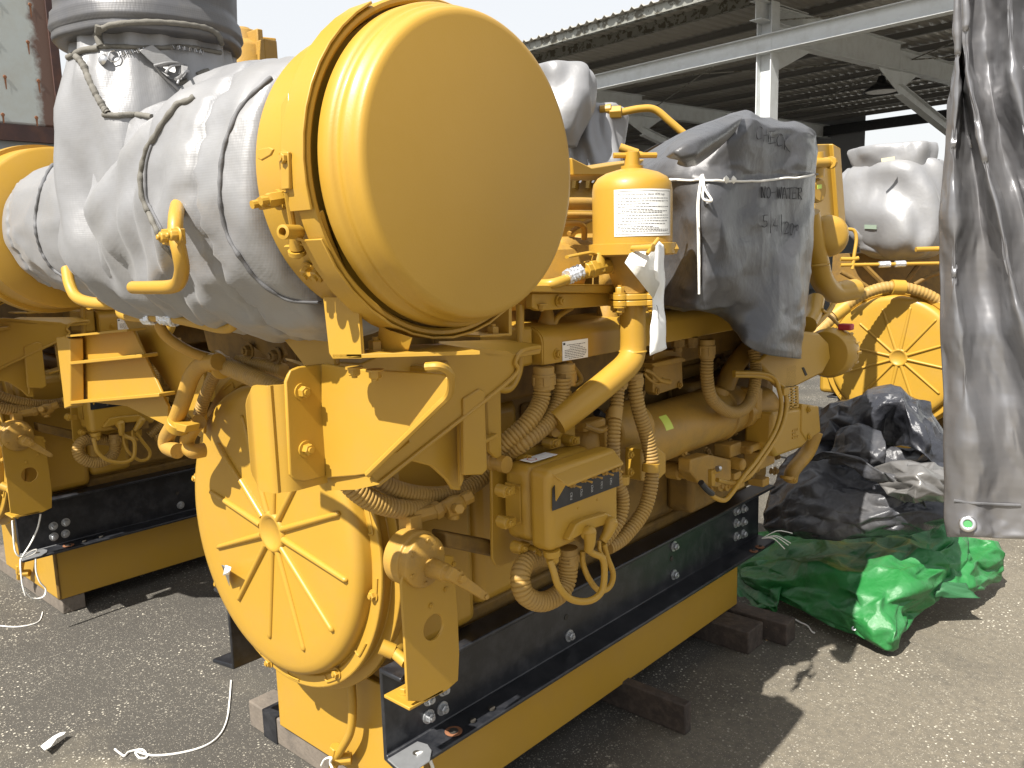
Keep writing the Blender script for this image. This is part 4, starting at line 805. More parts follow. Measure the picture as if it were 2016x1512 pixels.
# left-hand bracket with two ribs
YL = .95
b = MB(); b.prism(poly([(110, 664), (126, 662), (137, 668), (139, 800), (126, 805), (124, 780)], Y=YL), V(.012, .035, 0)); lb_ = part(b, 'left_bracket', YEL, bevel=.003)
b = MB(); b.prism(poly([(130, 662), (235, 650), (262, 650), (330, 800), (330, 840), (250, 800), (180, 792), (139, 792)], Y=YL + .045), V(0, .008, 0)); part(b, 'bracket_web', YEL, lb_, bevel=.002)
for ya_, yb_ in ((708, 695), (786, 772)):
    p, q = at(137, ya_ + 4, Y=YL), at(278 if ya_ < 750 else 312, yb_ + 2, Y=YL); b = MB(); b.prism([p, q, q + V(0, .045, 0), p + V(.0, .045, 0)], V(0, 0, -.010)); part(b, 'bracket_rib', YEL, lb_, bevel=.002)
b = MB(); p, q = at(130, 660, Y=YL), at(250, 648, Y=YL); b.prism([p, q, q + V(0, .05, 0), p + V(0, .05, 0)], V(0, 0, -.006)); part(b, 'bracket_top', YEL, lb_)
for q in ((146, 685), (157, 757)): part(MB().bolt(at(*q, Y=YL + .044), -Y_, .011, .011), 'bolt', YEL, lb_)
b = MB(); b.prism(poly([(234, 613), (300, 640), (372, 688), (400, 700), (402, 800), (400, 855), (385, 835), (262, 665)], Y=YL + .09), V(0, .010, 0)); part(b, 'left_gusset', YEL, bevel=.003)
b = MB(); b.prism(poly([(250, 790), (330, 800), (400, 850), (395, 862), (340, 830), (300, 812)], Y=YL + .12), V(0, .010, 0)); part(b, 'left_gusset', YEL, bevel=.003)
b = MB(); b.prism(poly([(400, 650), (475, 655), (520, 640), (560, 715), (500, 730), (410, 690)], Y=1.05), V(0, .01, 0)); part(b, 'rear_plate', YDK, bevel=.003)
# right-hand triangular gusset with two big bolts
b = MB(); b.prism(poly([(523, 590), (640, 590), (660, 720), (598, 720), (536, 640), (533, 615)], Y=.875), V(0, .012, 0)); g_ = part(b, 'right_gusset', YEL, bevel=.003)
b = MB(); b.prism(poly([(509, 585), (535, 588), (536, 620), (522, 617), (512, 605)], Y=.87), V(0, .03, 0)); part(b, 'gusset_lip', YEL, g_, bevel=.002)
for q in ((549, 605), (598, 606)): part(MB().bolt(at(*q, Y=.873), -Y_, .017, .017), 'bolt', YEL, g_)
b = MB(); b.prism(poly([(430, 580), (520, 575), (560, 700), (540, 715), (455, 650)], Y=1.0), V(0, .01, 0)); part(b, 'rear_plate', YDK, bevel=.003)
for q in ((498, 604), (492, 690), (544, 700)): part(MB().bolt(at(*q, Y=.99), -Y_, .013, .012), 'bolt', YDK)
# twin pipes and clamps left of the flywheel
ypipe([(430, 712), (400, 716), (378, 740), (362, 785), (345, 830), (328, 862), (330, 880), (350, 888)], .0195, 'coolant_pipe', None, .94)
ypipe([(450, 722, 1.02), (425, 735, 1.02), (408, 770, 1.02), (392, 815, 1.02)], .016, 'ribbed_hose', HOSEM, hosed=True)
ypipe([(392, 830, .97), (376, 850, .97), (368, 872, .97), (378, 888, .97), (402, 886, 1.0)], .0185, 'coolant_pipe')
ypipe([(448, 722, .97), (480, 735, .96), (515, 750, .95), (560, 770, .95)], .021, 'ribbed_hose', HOSEM, hosed=True)
ypipe([(470, 712, 1.0), (510, 718, 1.0), (560, 730, 1.0)], .016, 'ribbed_hose', HOSEM, hosed=True)
b = MB(); q = at(432, 718, Y=.975); d = V(1, -.1, -.35).normalized(); b.lathe(q - d * .028, d, [(0, .026), (.05, .028), (.052, .024)], 20); b.obox(q + V(0, -.028, 0), d * .016, V(0, .006, 0), V(.35, 0, 1).normalized() * .009); part(b, 'pipe_clamp', YEL, bevel=.002)
b = MB(); q = at(352, 836, Y=.94); d = (at(345, 838, Y=.94) - at(352, 812, Y=.94)).normalized(); b.lathe(q - d * .012 + V(.0, 0, 0), d, [(0, .029), (.024, .029)], 20); b.obox(q + V(.035, .0, 0), V(.035, 0, 0), Y_ * .018, d * .012); part(b, 'pipe_clamp', YEL, bevel=.002)
# tall valve casting behind the blankets
q = at(478, 100, Y=1.35); b = MB(); Zt = lambda y: at(478, y, Y=1.35).z
b.lathe(V(q.x, 1.35, 0), Z_, [(Zt(260), .085), (Zt(100), .085), (Zt(92), .078), (Zt(84), .052), (Zt(60), .04), (Zt(58), .026), (Zt(54), .024)], 14)
for a in range(5):
    t = a * 1.25; b.obox(V(q.x + .065 * math.cos(t), 1.35 + .065 * math.sin(t), Zt(95)), V(math.cos(t), math.sin(t), 0) * .03, V(-math.sin(t), math.cos(t), 0) * .009, Z_ * .035)
b.lathe(V(at(455, 60, Y=1.38).x, 1.38, 0), Z_, [(Zt(150), .02), (Zt(60), .02), (Zt(58), .014), (Zt(42), .014), (Zt(41), .026), (Zt(32), .026)], 12); b.obox(V(at(528, 130, Y=1.33).x, 1.33, Zt(140)), X_ * .02, Y_ * .02, Z_ * .05)
part(b, 'valve_casting', YCAST, bevel=.004)
# ================================================================ other engines
def copy_tree(o, parent=None, keep=None):
    c = o.copy(); S.collection.objects.link(c); c.parent = parent
    for ch in list(o.children):
        if keep is None or keep(ch): copy_tree(ch, c, None)
    return c
base_parts = set()
E2 = copy_tree(E1, None, lambda o: not o.name.split('.')[0] in ('torn_paper_label', 'white_tag'))
E2.location = E1.location + V(-2.288, -.05, -.02); E2['label'] = 'second yellow engine at the left edge, string tied to the end of its black rail'
def atd(px, py, d): return CAM + ray(px, py) * (d / FPX)
h3 = atd(1769, 704, 4.85); D3 = h3 - V(hub.x, hub.y, hub.z)
keep3 = ('base_skid', 'mounting_rail', 'flywheel_housing', 'flywheel_flange', 'spoked_cover', 'oil_pan', 'pan_rail', 'rim_bead')
E3 = copy_tree(E1, None, lambda o: o.name.split('.')[0] in keep3); E3.location = E1.location + D3
E3['label'] = 'third yellow engine at right rear, spoked cover partly hidden by the hanging tarpaulin'
for ch in list(E3.children_recursive):
    if ch.name.startswith('torn_paper'): bpy.data.objects.remove(ch)
d3 = lambda x, y, o=0: atd(x, y, 4.85 + o)
def p3(mb, name, m=None, **k): return mb.build(name, m or YEL, E3, **k)
# blanket and lines of the third engine
c1, c2 = d3(1760, 300, .25), d3(1766, 330, .25)
def r3(x, y, w, o=.3, dep=.75): c = d3(x, y, o); r = w * (4.85 + o) / FPX; return (c, V(r * .97, -r * .2, 0), V(.1 * r, r * dep, 0))
bl3, mb3 = loft([r3(1766, 318, 60), r3(1768, 322, 78), r3(1764, 345, 92), r3(1763, 395, 100), r3(1764, 440, 100), r3(1766, 480, 88), r3(1770, 505, 55), r3(1772, 512, 15)], 'exhaust_blanket', SIL, E3, seg=72, disp=lambda p, t: .035 * fold(p, 2.2, 2.2, 1.1, 6) + .010 * fold(p, 7, 7, 2, 2) + .02 * math.sin(6 * t + 8 * nz(p, 1.6, 4)) - .012)
cp3, _ = loft([r3(1757, 292, 60), r3(1757, 288, 80), r3(1758, 300, 84), r3(1760, 325, 76), r3(1762, 345, 70), r3(1764, 362, 66), r3(1764, 363, 50)], 'stack_cover', SIL, E3, seg=64, disp=lambda p, t: .02 * fold(p, 5, 5, 3, 9) + .008 * math.sin(7 * t + 5 * nz(p, 3, 4)) - .006)
bb3, _ = loft([r3(1700, 330, 28, .5), r3(1690, 350, 34, .5), r3(1690, 390, 36, .45), r3(1700, 430, 40, .4), r3(1720, 480, 40, .35), r3(1740, 505, 25, .35)], 'exhaust_blanket', SIL, E3, seg=48, disp=lambda p, t: .03 * fold(p, 7, 7, 7, 3) - .01)
for i, (pxs, r_, mm, o) in enumerate((([(1655, 522), (1700, 521), (1760, 520), (1800, 519), (1860, 518), (1930, 516)], .010, YEL, -.1), ([(1655, 510), (1680, 510), (1690, 508)], .012, YEL, -.1), ([(1803, 491), (1840, 490), (1930, 488)], .014, YEL, -.25), ([(1660, 452), (1680, 453), (1686, 470), (1682, 500), (1678, 530)], .010, YEL, -.1), ([(1800, 324), (1830, 323), (1900, 322)], .010, YEL, .3), ([(1645, 585), (1690, 600), (1720, 640)], .02, YDK, .2), ([(1655, 535), (1700, 560), (1740, 590)], .014, YDK, .3), ([(1800, 560), (1840, 540), (1900, 530)], .012, YDK, .2))):
    p3(MB().tube([d3(x, y, o) for x, y in pxs], r_, seg=10), 'oil_line', mm, smooth=60)
for q0, q1 in (((1730, 521), (1752, 520)), ((1762, 520), (1782, 519))): p3(MB().tube([d3(*q0, -.1), d3(*q1, -.1)], .018, seg=8, smooth=False), 'film_wrap', FOIL, smooth=0)
arc = [(1600, 660), (1625, 640), (1650, 615), (1690, 585), (1735, 567), (1780, 566), (1830, 582), (1875, 615), (1900, 650)]
p3(MB().hose([d3(x, y, -.12) for x, y in arc], .032, .022, .004, 14), 'ribbed_hose', HOSEM, smooth=80)
p3(MB().tube([d3(1755, 565, -.12), d3(1780, 566, -.12)], .042, smooth=False, seg=16), 'hose_connector'); p3(MB().tube([d3(1640, 622, -.12), d3(1665, 603, -.12)], .042, smooth=False, seg=16), 'hose_connector')
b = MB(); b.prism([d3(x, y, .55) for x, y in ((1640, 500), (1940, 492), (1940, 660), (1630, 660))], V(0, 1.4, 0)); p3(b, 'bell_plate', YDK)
for (x0, y0, x1, y1) in ((1700, 520, 1760, 580), (1810, 520, 1765, 580), (1700, 600, 1760, 575), (1655, 560, 1720, 575), (1830, 600, 1790, 575)):
    p3(MB().tube([d3(x0, y0, .3), d3(x1, y1, .3)], .016, smooth=False, seg=6), 'strut', YDK)
p3(MB().prism([d3(x, y, 0) for x, y in ((1735, 312), (1762, 308), (1762, 315), (1736, 319))], V(0, -.004, 0)), 'name_tag', mat('beige_tag', (.5, .47, .33), .6))
P = [hit(x, y, bvh(mb3), .004) for x, y in ((1703, 442), (1727, 443), (1727, 451), (1703, 450))]
if None not in P: p3(MB().prism(P, V(0, -.003, 0)), 'name_tag', mat('green_tag', (.3, .38, .3), .6))
# ---- things at the far end of the main engine: thermostat housing, turbo, big elbow
XT = -1.30
b = MB(); b.prism(poly([(1604, 284), (1640, 283), (1655, 292), (1668, 480), (1660, 482), (1604, 486)], X=-1.62), V(-.04, .03, 0)); b.prism(poly([(1640, 283), (1655, 292), (1668, 480), (1654, 470)], X=-1.60), V(-.06, .0, 0)); part(b, 'end_panel', YEL, bevel=.004)
q = at(1620, 465, X=-1.36); b = MB(); b.lathe(q + V(.08, -.05, .0), V(-1, .6, 0), [(0, .030), (.002, .045), (.01, .06), (.03, .078), (.06, .085), (.11, .075), (.14, .05)], 40); part(b, 'turbo_housing', YEL, smooth=60)
b = MB(); b.lathe(at(1645, 455, X=-1.30), V(1, -.3, 0), [(-.01, .02), (.0, .028), (.002, .022)], 24); part(b, 'turbo_inlet', DARK)
pipe([(1590, 420, -1.36), (1598, 470, -1.36), (1608, 510, -1.36), (1618, 550, -1.36), (1640, 575, -1.36), (1668, 572, -1.34), (1682, 570, -1.33)], .046, name='water_elbow', seg=28)
b = MB(); q = at(1608, 520, X=-1.36); b.lathe(q, V(0, .12, -1), [(-.006, .046), (0, .051), (.006, .046)], 28); part(b, 'weld_bead', YEL)
b = MB(); q = at(1612, 375, X=-1.45); b.lathe(q, V(1, -.25, 0), [(-.05, .03), (-.03, .052), (0, .052), (.004, .044), (.006, .044)], 12); part(b, 'thermostat_cover', YEL, bevel=.002)
part(MB().prism(poly([(1609, 364), (1617, 363), (1617, 371), (1609, 372)], X=-1.44), V(.002, 0, 0)), 'small_decal', mat('green_decal', (.45, .6, .08), .5))
b = MB(); q = at(1606, 322, X=-1.45); b.cyl(q + V(0, -.03, 0), at(1632, 320, X=-1.42), .022, seg=16); b.lathe(at(1634, 320, X=-1.41), V(0, 1, 0), [(0, .026), (.02, .026)], 10); b.cyl(at(1634, 320, X=-1.41), at(1644, 319, X=-1.40), .012, seg=8); b.cyl(at(1606, 300, X=-1.46), at(1606, 350, X=-1.46), .035, seg=20); part(b, 'valve_knob', YEL, bevel=.001)
pipe([(1606, 590, -1.3), (1600, 620, -1.28), (1590, 640, -1.26)], .034, name='water_elbow', seg=20)
pipe([(1606, 640, -1.25), (1630, 615, -1.25), (1640, 600, -1.25)], .010, name='small_pipe'); pipe([(1618, 610, -1.25), (1640, 628, -1.25), (1662, 652, -1.25)], .007, name='small_pipe')
# ---- fourth engine, behind
E4 = empty('marine_engine', V(-3.4, 5.2, 0), 'yellow engine hidden behind the round lid, grey hooded blankets and curved pipe on top', 'engine', 'yellow marine engines in the yard')
def p4(mb, name, m=None, **k): return mb.build(name, m or YEL, E4, **k)
d4 = lambda x, y, o=0: atd(x, y, 4.2 + o)
def r4(x, y, wx, o=0, k=.8): c = d4(x, y, o); r = wx * 4.2 / FPX; return (c, V(r * .85, r * .5, 0), V(-.5 * r * k, r * k, 0))
loft([r4(1095, 128, 20), r4(1100, 130, 45), r4(1105, 145, 58), r4(1108, 180, 62), r4(1104, 225, 60), r4(1098, 265, 50), r4(1094, 290, 30)], 'exhaust_blanket', SIL, E4, seg=56, disp=lambda p, t: .03 * fold(p, 4, 4, 3, 8) + .012 * math.sin(5 * t + 8 * nz(p, 2, 3)) - .008)
loft([r4(1170, 208, 40, .2), r4(1172, 215, 54, .2), r4(1173, 245, 58, .2), r4(1175, 290, 56, .2), r4(1176, 325, 54, .2), r4(1176, 336, 50, .2)], 'exhaust_blanket', SIL, E4, seg=56, disp=lambda p, t: .03 * fold(p, 6, 6, 2, 4) + .012 * math.sin(7 * t + 7 * nz(p, 2, 7)) - .01)
b = MB(); b.prism([d4(x, y, .2) for x, y in ((1118, 338), (1230, 338), (1230, 420), (1110, 420))], V(-.3, .5, 0)); p4(b, 'engine_block', YEL, bevel=.01)
for x in (1128, 1155, 1175): p4(MB().prism([d4(x, 330, .1), d4(x + 10, 330, .1), d4(x + 4, 370, .1), d4(x - 2, 370, .1)], V(-.05, .1, 0)), 'rib', YEL)
p4(MB().tube([d4(x, y, .1) for x, y in ((1195, 218), (1215, 222), (1260, 214), (1290, 216), (1320, 240), (1352, 268))], .019, seg=16), 'oil_line', smooth=60)
b = MB(); b.lathe(d4(1212, 221, .1), V(1, .6, .0), [(-.03, .034), (.03, .034)], 6); b.lathe(d4(1192, 215, .1), V(1, .6, 0), [(-.03, .02), (.03, .026)], 10); p4(b, 'line_fitting', bevel=.003)
for x in (1137, 1162): p4(MB().tube([d4(x - 4, 315, .05), d4(x, 330, -.02), d4(x + 8, 350, -.02), d4(x + 4, 360, -.02)], .005, seg=6), 'blanket_hook', STEEL)
b = MB(); b.box((-4.2, 4.2, .1), (-2.8, 6.2, 1.7)); p4(b, 'engine_body', YDK, bevel=.05)
b = MB(); b.box((-4.2, 4.2, .0), (-2.8, 6.2, .1)); p4(b, 'base_skid', BLK)
for (x, y) in ((1235, 290), (1250, 298)): p4(MB().tube([d4(x - 15, y, -.3), d4(x + 20, y + 12, -.3)], .02, smooth=False), 'small_pipe', YEL)
# ================================================================ setting
def ground_mat():
    m = bpy.data.materials.new('exposed_aggregate_asphalt'); m.use_nodes = True; t = m.node_tree; N = t.nodes; L = t.links; b = N['Principled BSDF']
    tc = N.new('ShaderNodeTexCoord')
    def noise_(s, d=5, r=.6): n = N.new('ShaderNodeTexNoise'); n.inputs['Scale'].default_value = s; n.inputs['Detail'].default_value = d; n.inputs['Roughness'].default_value = r; L.new(tc.outputs['Object'], n.inputs['Vector']); return n.outputs['Fac']
    def rng(x, a, b_, c, d): r = N.new('ShaderNodeMapRange'); r.inputs[1].default_value = a; r.inputs[2].default_value = b_; r.inputs[3].default_value = c; r.inputs[4].default_value = d; L.new(x, r.inputs[0]); return r.outputs[0]
    def mix(f, a, c): x = N.new('ShaderNodeMix'); x.data_type = 'RGBA'; L.new(f, x.inputs[0]); [L.new(v, x.inputs[i]) if hasattr(v, 'links') else setattr(x.inputs[i], 'default_value', (*v, 1)) for i, v in ((6, a), (7, c))]; return x.outputs[2]
    def mul(a, c): x = N.new('ShaderNodeMath'); x.operation = 'MULTIPLY'; [L.new(v, x.inputs[i]) if hasattr(v, 'links') else setattr(x.inputs[i], 'default_value', v) for i, v in enumerate((a, c))]; return x.outputs[0]
    sx_ = N.new('ShaderNodeSeparateXYZ'); L.new(tc.outputs['Object'], sx_.inputs[0])
    def add_(a, c): x = N.new('ShaderNodeMath'); x.operation = 'ADD'; L.new(a, x.inputs[0]); L.new(c, x.inputs[1]); return x.outputs[0]
    # worn pale surfacing of the drive lane, older dark asphalt between the engines, cement strip in front
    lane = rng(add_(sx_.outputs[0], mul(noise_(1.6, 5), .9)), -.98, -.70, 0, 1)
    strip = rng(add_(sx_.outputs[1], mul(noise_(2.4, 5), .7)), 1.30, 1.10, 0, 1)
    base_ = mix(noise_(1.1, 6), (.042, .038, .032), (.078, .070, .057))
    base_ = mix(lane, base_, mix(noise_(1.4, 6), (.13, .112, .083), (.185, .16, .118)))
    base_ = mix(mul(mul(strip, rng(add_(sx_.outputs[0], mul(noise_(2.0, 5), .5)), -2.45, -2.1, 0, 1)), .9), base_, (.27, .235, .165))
    base_ = mix(rng(noise_(.8, 5), .52, .64, 0, .5), base_, (.13, .115, .085))
    base_ = mix(rng(noise_(38, 4, .7), .3, .7, 0, .5), base_, (.04, .038, .034))
    vo = N.new('ShaderNodeTexVoronoi'); vo.inputs['Scale'].default_value = 72; L.new(tc.outputs['Object'], vo.inputs['Vector'])
    st = mul(rng(vo.outputs['Distance'], .30, .22, 0, 1), rng(noise_(2.2, 3), .42, .58, .0, 1)); 
    sep = N.new('ShaderNodeSeparateColor'); L.new(vo.outputs['Color'], sep.inputs[0]); st = mul(st, rng(sep.outputs[0], .45, .55, 0, 1))
    stc = mix(sep.outputs[1], (.26, .235, .185), (.62, .58, .48)); c = mix(st, base_, stc)
    v2 = N.new('ShaderNodeTexVoronoi'); v2.inputs['Scale'].default_value = 210; L.new(tc.outputs['Object'], v2.inputs['Vector']); s2 = N.new('ShaderNodeSeparateColor'); L.new(v2.outputs['Color'], s2.inputs[0])
    f2 = mul(rng(v2.outputs['Distance'], .36, .26, 0, 1), rng(s2.outputs[0], .5, .6, 0, .8)); c = mix(f2, c, mix(s2.outputs[1], (.08, .07, .06), (.46, .42, .34)))
    c = mix(rng(noise_(.9, 8, .75), .52, .68, 0, .7), c, (.045, .041, .034))       # oil stains
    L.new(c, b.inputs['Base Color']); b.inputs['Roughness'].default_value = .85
    ad = N.new('ShaderNodeMath'); ad.operation = 'ADD'; L.new(st, ad.inputs[0]); L.new(mul(noise_(160, 4), 1.2), ad.inputs[1])
    bp = N.new('ShaderNodeBump'); bp.inputs['Strength'].default_value = .6; bp.inputs['Distance'].default_value = .003; L.new(ad.outputs[0], bp.inputs['Height']); L.new(bp.outputs[0], b.inputs['Normal'])
    return m
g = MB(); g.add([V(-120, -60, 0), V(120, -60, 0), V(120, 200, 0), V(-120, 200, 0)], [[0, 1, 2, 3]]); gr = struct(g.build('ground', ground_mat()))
# timbers under the skids
WOOD = mat('dark_creosoted_timber', (.045, .033, .026), .75, noise_amt=.5, nscale=9, bump=(70, .7, .004), dirt=((.16, .12, .09), .5, 30))
WOODG = mat('weathered_timber', (.15, .125, .10), .8, noise_amt=.3, nscale=25, bump=(90, .6, .003), dirt=((.05, .045, .04), .6, 14))
GT = 'timbers under the engine skids'
def timber(a, b_, rot, label, m=WOOD, ext=None):
    o = MB().box(a, b_, rot).build('timber_beam', m, bevel=.005); return tag(o, label, 'timber', GT)
timber((-2.33, 1.262, 0), (-1.25, 1.36, .088), 0, 'weathered timber under the front of the main skid, left end sticking out beside the yellow panel', WOODG)
o = MB().box((-2.24, 1.258, .0), (-2.165, 1.262, .09)).box((-2.24, 1.2585, .0885), (-2.165, 1.365, .0925)).build('tar_band', BLK); tag(o, 'black strip wrapped round the left end of the front timber', 'strip')
timber((-2.1, 2.10, 0), (-1.215, 2.138, .100), 0, 'thin black timber poking out from the middle of the main skid onto the asphalt', WOOD)
timber((-2.2, 2.70, 0), (-1.30, 2.82, .088), 0, 'rough brown timber with a splintered end near the green tarpaulin', WOOD)
timber((-2.2, 2.85, 0), (-1.22, 2.93, .088), 0, 'dark timber lying behind the splintered one next to the green tarpaulin', WOOD)
timber((-4.75, 1.205, 0), (-3.74, 1.30, .07), 0, 'grey timber under the front of the left-hand engine skid', WOODG)
m_ = MB(); random.seed(6)
for k in range(14):
    q = at(1516 + random.uniform(-4, 5), 1232 + random.choice((0, 26)) + random.uniform(-4, 4), X=-1.296); m_.obox(q, V(.006, random.uniform(-.006, .006), random.uniform(-.005, .005)), V(0, .004, .001), V(0, -.001, .003))
tag(m_.build('wood_splinters', mat('fresh_wood', (.5, .3, .12), .8)), 'torn orange splinters on the cut end of the brown timber', 'splinters')
# black support leg left
# ---- shed
WST = mat('white_painted_steel', (.58, .60, .60), .45, noise_amt=.05, nscale=3, dirt=((.30, .28, .24), .35, 5))
def galv_mat():
    m = mat('spangled_galvanised_sheet', (.30, .30, .27), .5, metal=.5, noise_amt=.25, nscale=4); t = m.node_tree; N = t.nodes; L = t.links; b = N['Principled BSDF']
    tc = N.new('ShaderNodeTexCoord'); n = N.new('ShaderNodeTexNoise'); n.inputs['Scale'].default_value = 7; n.inputs['Detail'].default_value = 3; n.inputs['Roughness'].default_value = .7; L.new(tc.outputs['Object'], n.inputs['Vector'])
    r = N.new('ShaderNodeMapRange'); r.inputs[1].default_value = .5; r.inputs[2].default_value = .54; L.new(n.outputs['Fac'], r.inputs[0]); x = N.new('ShaderNodeMix'); x.data_type = 'RGBA'; src = b.inputs['Base Color'].links[0].from_socket
    L.new(r.outputs[0], x.inputs[0]); L.new(src, x.inputs[6]); x.inputs[7].default_value = (.13, .12, .095, 1); L.new(x.outputs[2], b.inputs['Base Color']); return m
GSP = galv_mat()
SHEET = mat('roof_sheet', (.42, .40, .36), .35, metal=.2, noise_amt=.15, nscale=3)
CR = mat('corrugated_cladding', (.62, .66, .67), .5, noise_amt=.05)
ev = V(-.9934, .115, 0); nv = V(.115, .9934, 0); nv.normalize(); ZE = 5.25
SH = empty('open_shed', at(1513, 20, Z=5) * 1, 'open-sided steel shed with white columns and a corrugated metal roof behind the engines', 'shed')
SH.location.z = 0
def ps(mb, name, m, **k): return mb.build(name, m, SH, **k)
Cc = at(1513, 20, Z=5); Cc.z = 0        # column foot
E0 = at(1050, 90, Z=ZE)                  # a point of the eave
off = (E0 - Cc).dot(nv)                  # eave offset from the column line (negative: towards camera)
def sp(u, v_, z): return Cc + ev * u + nv * v_ + V(0, 0, z)
PUR = mat('dull_purlin_steel', (.16, .155, .145), .5, metal=.3); DEP = 13.5; slope = .0
U0, U1 = -12, 22
# corrugated roof
mb = MB(); rows = []
N_ = int((U1 - U0) / .05)
rr_ = [[], []]
for i in range(N_ + 1):
    u = U0 + i * .05; ph = (i % 4); h = .045 if ph == 0 else 0
    rr_[0].append(sp(u, off - .12, ZE + .07 + h)); rr_[1].append(sp(u, DEP, ZE + .07 + h))
mb.grid(rr_); ps(mb, 'roof_sheeting', SHEET, smooth=0, solid=.006)
def girder(p, q, up, w, h, t=.012, name='beam', m=WST):
    """an I beam"""
    d = (q - p); s = d.cross(up).normalized(); mb = MB(); L2 = d / 2; c = (p + q) / 2
    mb.obox(c + up * (h / 2 - t / 2), L2, s * w / 2, up * t / 2); mb.obox(c - up * (h / 2 - t / 2), L2, s * w / 2, up * t / 2); mb.obox(c, L2 * .999, s * t / 2, up * (h / 2 - t)); return ps(mb, name, m)
def purlin(v_, z, h=.22, m=GSP, name='purlin'):
    a, b_ = sp(U0, v_, z), sp(U1, v_, z); mb = MB(); c = (a + b_) / 2; L2 = (b_ - a) / 2
    mb.obox(c, L2, nv * .004, Z_ * h / 2); mb.obox(c + Z_ * h / 2 + nv * .035, L2, nv * .035, Z_ * .003); mb.obox(c - Z_ * h / 2 - nv * .035, L2, nv * .035, Z_ * .003); return ps(mb, name, m)
v_ = off
while v_ < DEP: purlin(v_, ZE - .01, .20 if v_ < .5 else .12, GSP if v_ < .5 else PUR); v_ += .75 if v_ < -.2 else 1.45
purlin(off - .02, ZE - .02, .16, GSP, 'gutter_fascia')
zb1 = at(1515, 104, Y=Cc.y).z
a = sp(U0, -.1, zb1 + .11); q = sp(U1, -.1, zb1 + .11); girder(a, q, Z_, .18, .26, name='eave_beam')
COLS = [0, 6.2, 12.4, -6.2]
for u in COLS:
    a, q = sp(u, 0, 0), sp(u, 0, ZE - .15)
    mb = MB(); c = (a + q) / 2
    mb.obox(c - ev * .0 + ev * .12, ev * .008, nv * .11, Z_ * (ZE - .15) / 2); mb.obox(c - ev * .12, ev * .008, nv * .11, Z_ * (ZE - .15) / 2); mb.obox(c, ev * .11, nv * .006, Z_ * (ZE - .15) / 2); ps(mb, 'column', WST)
    girder(sp(u, -.35, ZE - .30), sp(u, 1.0, ZE - .30), Z_, .2, .28, name='eave_bracket')
    girder(sp(u, .15, ZE - .45), sp(u, 4.5, ZE - .38), Z_, .2, .5, name='rafter'); girder(sp(u, 4.5, ZE - .42), sp(u, DEP, ZE - .35), Z_, .2, .38, name='rafter')
    ps(MB().prism([sp(u, .15, ZE - .7), sp(u, .15, ZE - 1.15), sp(u, 1.3, ZE - .68)], ev * .012), 'gusset', WST); mb = MB(); mb.prism([sp(u, 3.6, ZE - .62), sp(u, 4.5, ZE - 1.0), sp(u, 5.4, ZE - .55)], ev * .012); ps(mb, 'haunch', WST)
    girder(sp(u, 4.5, ZE - .95), sp(u, 9.5, ZE - 2.1), Z_, .16, .2, name='brace_beam')
for (u0, v0, u1, v1) in ((0, .3, 6.2, 5), (6.2, .3, 0, 5), (0, 5, -6.2, .3), (-6.2, 5, 0, .3), (0, 5, 6.2, 10), (0, 5, -6.2, 10), (6.2, 5, 12.4, .3)):
    ps(MB().cyl(sp(u0, v0, ZE - .35), sp(u1, v1, ZE - .35), .012, seg=6), 'tie_rod', GSP)
# far walls
mb = MB(); rr_ = [[], []]
for i in range(900):
    u = U0 + i * .04; h = .02 * math.cos(i * math.pi / 2); rr_[0].append(sp(u, DEP + h, 0)); rr_[1].append(sp(u, DEP + h, 3.2))
mb.grid([[sp(5.0, DEP, 0), sp(U1, DEP, 0)], [sp(5.0, DEP, ZE), sp(U1, DEP, ZE)]]); ps(mb, 'back_wall', mat('dull_grey_wall', (.16, .165, .17), .7))
for z in (3.0, 3.6): ps(MB().cyl(sp(5.2, DEP - .1, z), sp(12, DEP - .1, z), .03), 'conduit', GSP)
mb = MB(); rows = []
for j in range(66): z = j * .075; rows.append([sp(-14, DEP + 8 + (.02 if j % 2 else 0), z), sp(5.2, DEP + 8 + (.02 if j % 2 else 0), z)])
mb.grid(rows); FB = mb.build('far_building', CR, smooth=0, solid=.02); tag(FB, 'sunlit pale building with horizontal ribbed cladding seen beneath the shed roof', 'building')
mb = MB(); mb.box((0, 0, 0), (1, 1, 1))
purlin(DEP - .3, ZE - .35, .3, BLK, 'end_beam')
# lamp under the roof
lp_ = atd(1735, 175, 17); mb = MB(); mb.lathe(V(lp_.x, lp_.y, lp_.z), Z_, [(-.06, .36), (0, .30), (.12, .10), (.25, .06)], 28, cap=False); lm = mb.build('high_bay_lamp', BLK, solid=.01); tag(lm, 'black dome lamp hanging on a cord under the shed roof', 'lamp')
mb = MB().cyl(V(lp_.x, lp_.y, lp_.z + .2), V(lp_.x, lp_.y, ZE), .012, seg=6); o = mb.build('cord', BLK, lm); mb = MB().lathe(V(lp_.x, lp_.y, lp_.z - .06), Z_, [(0, .30), (.01, .30)], 24); o = mb.build('lamp_glass', mat('lamp_glass', (.6, .6, .58), .3), lm)
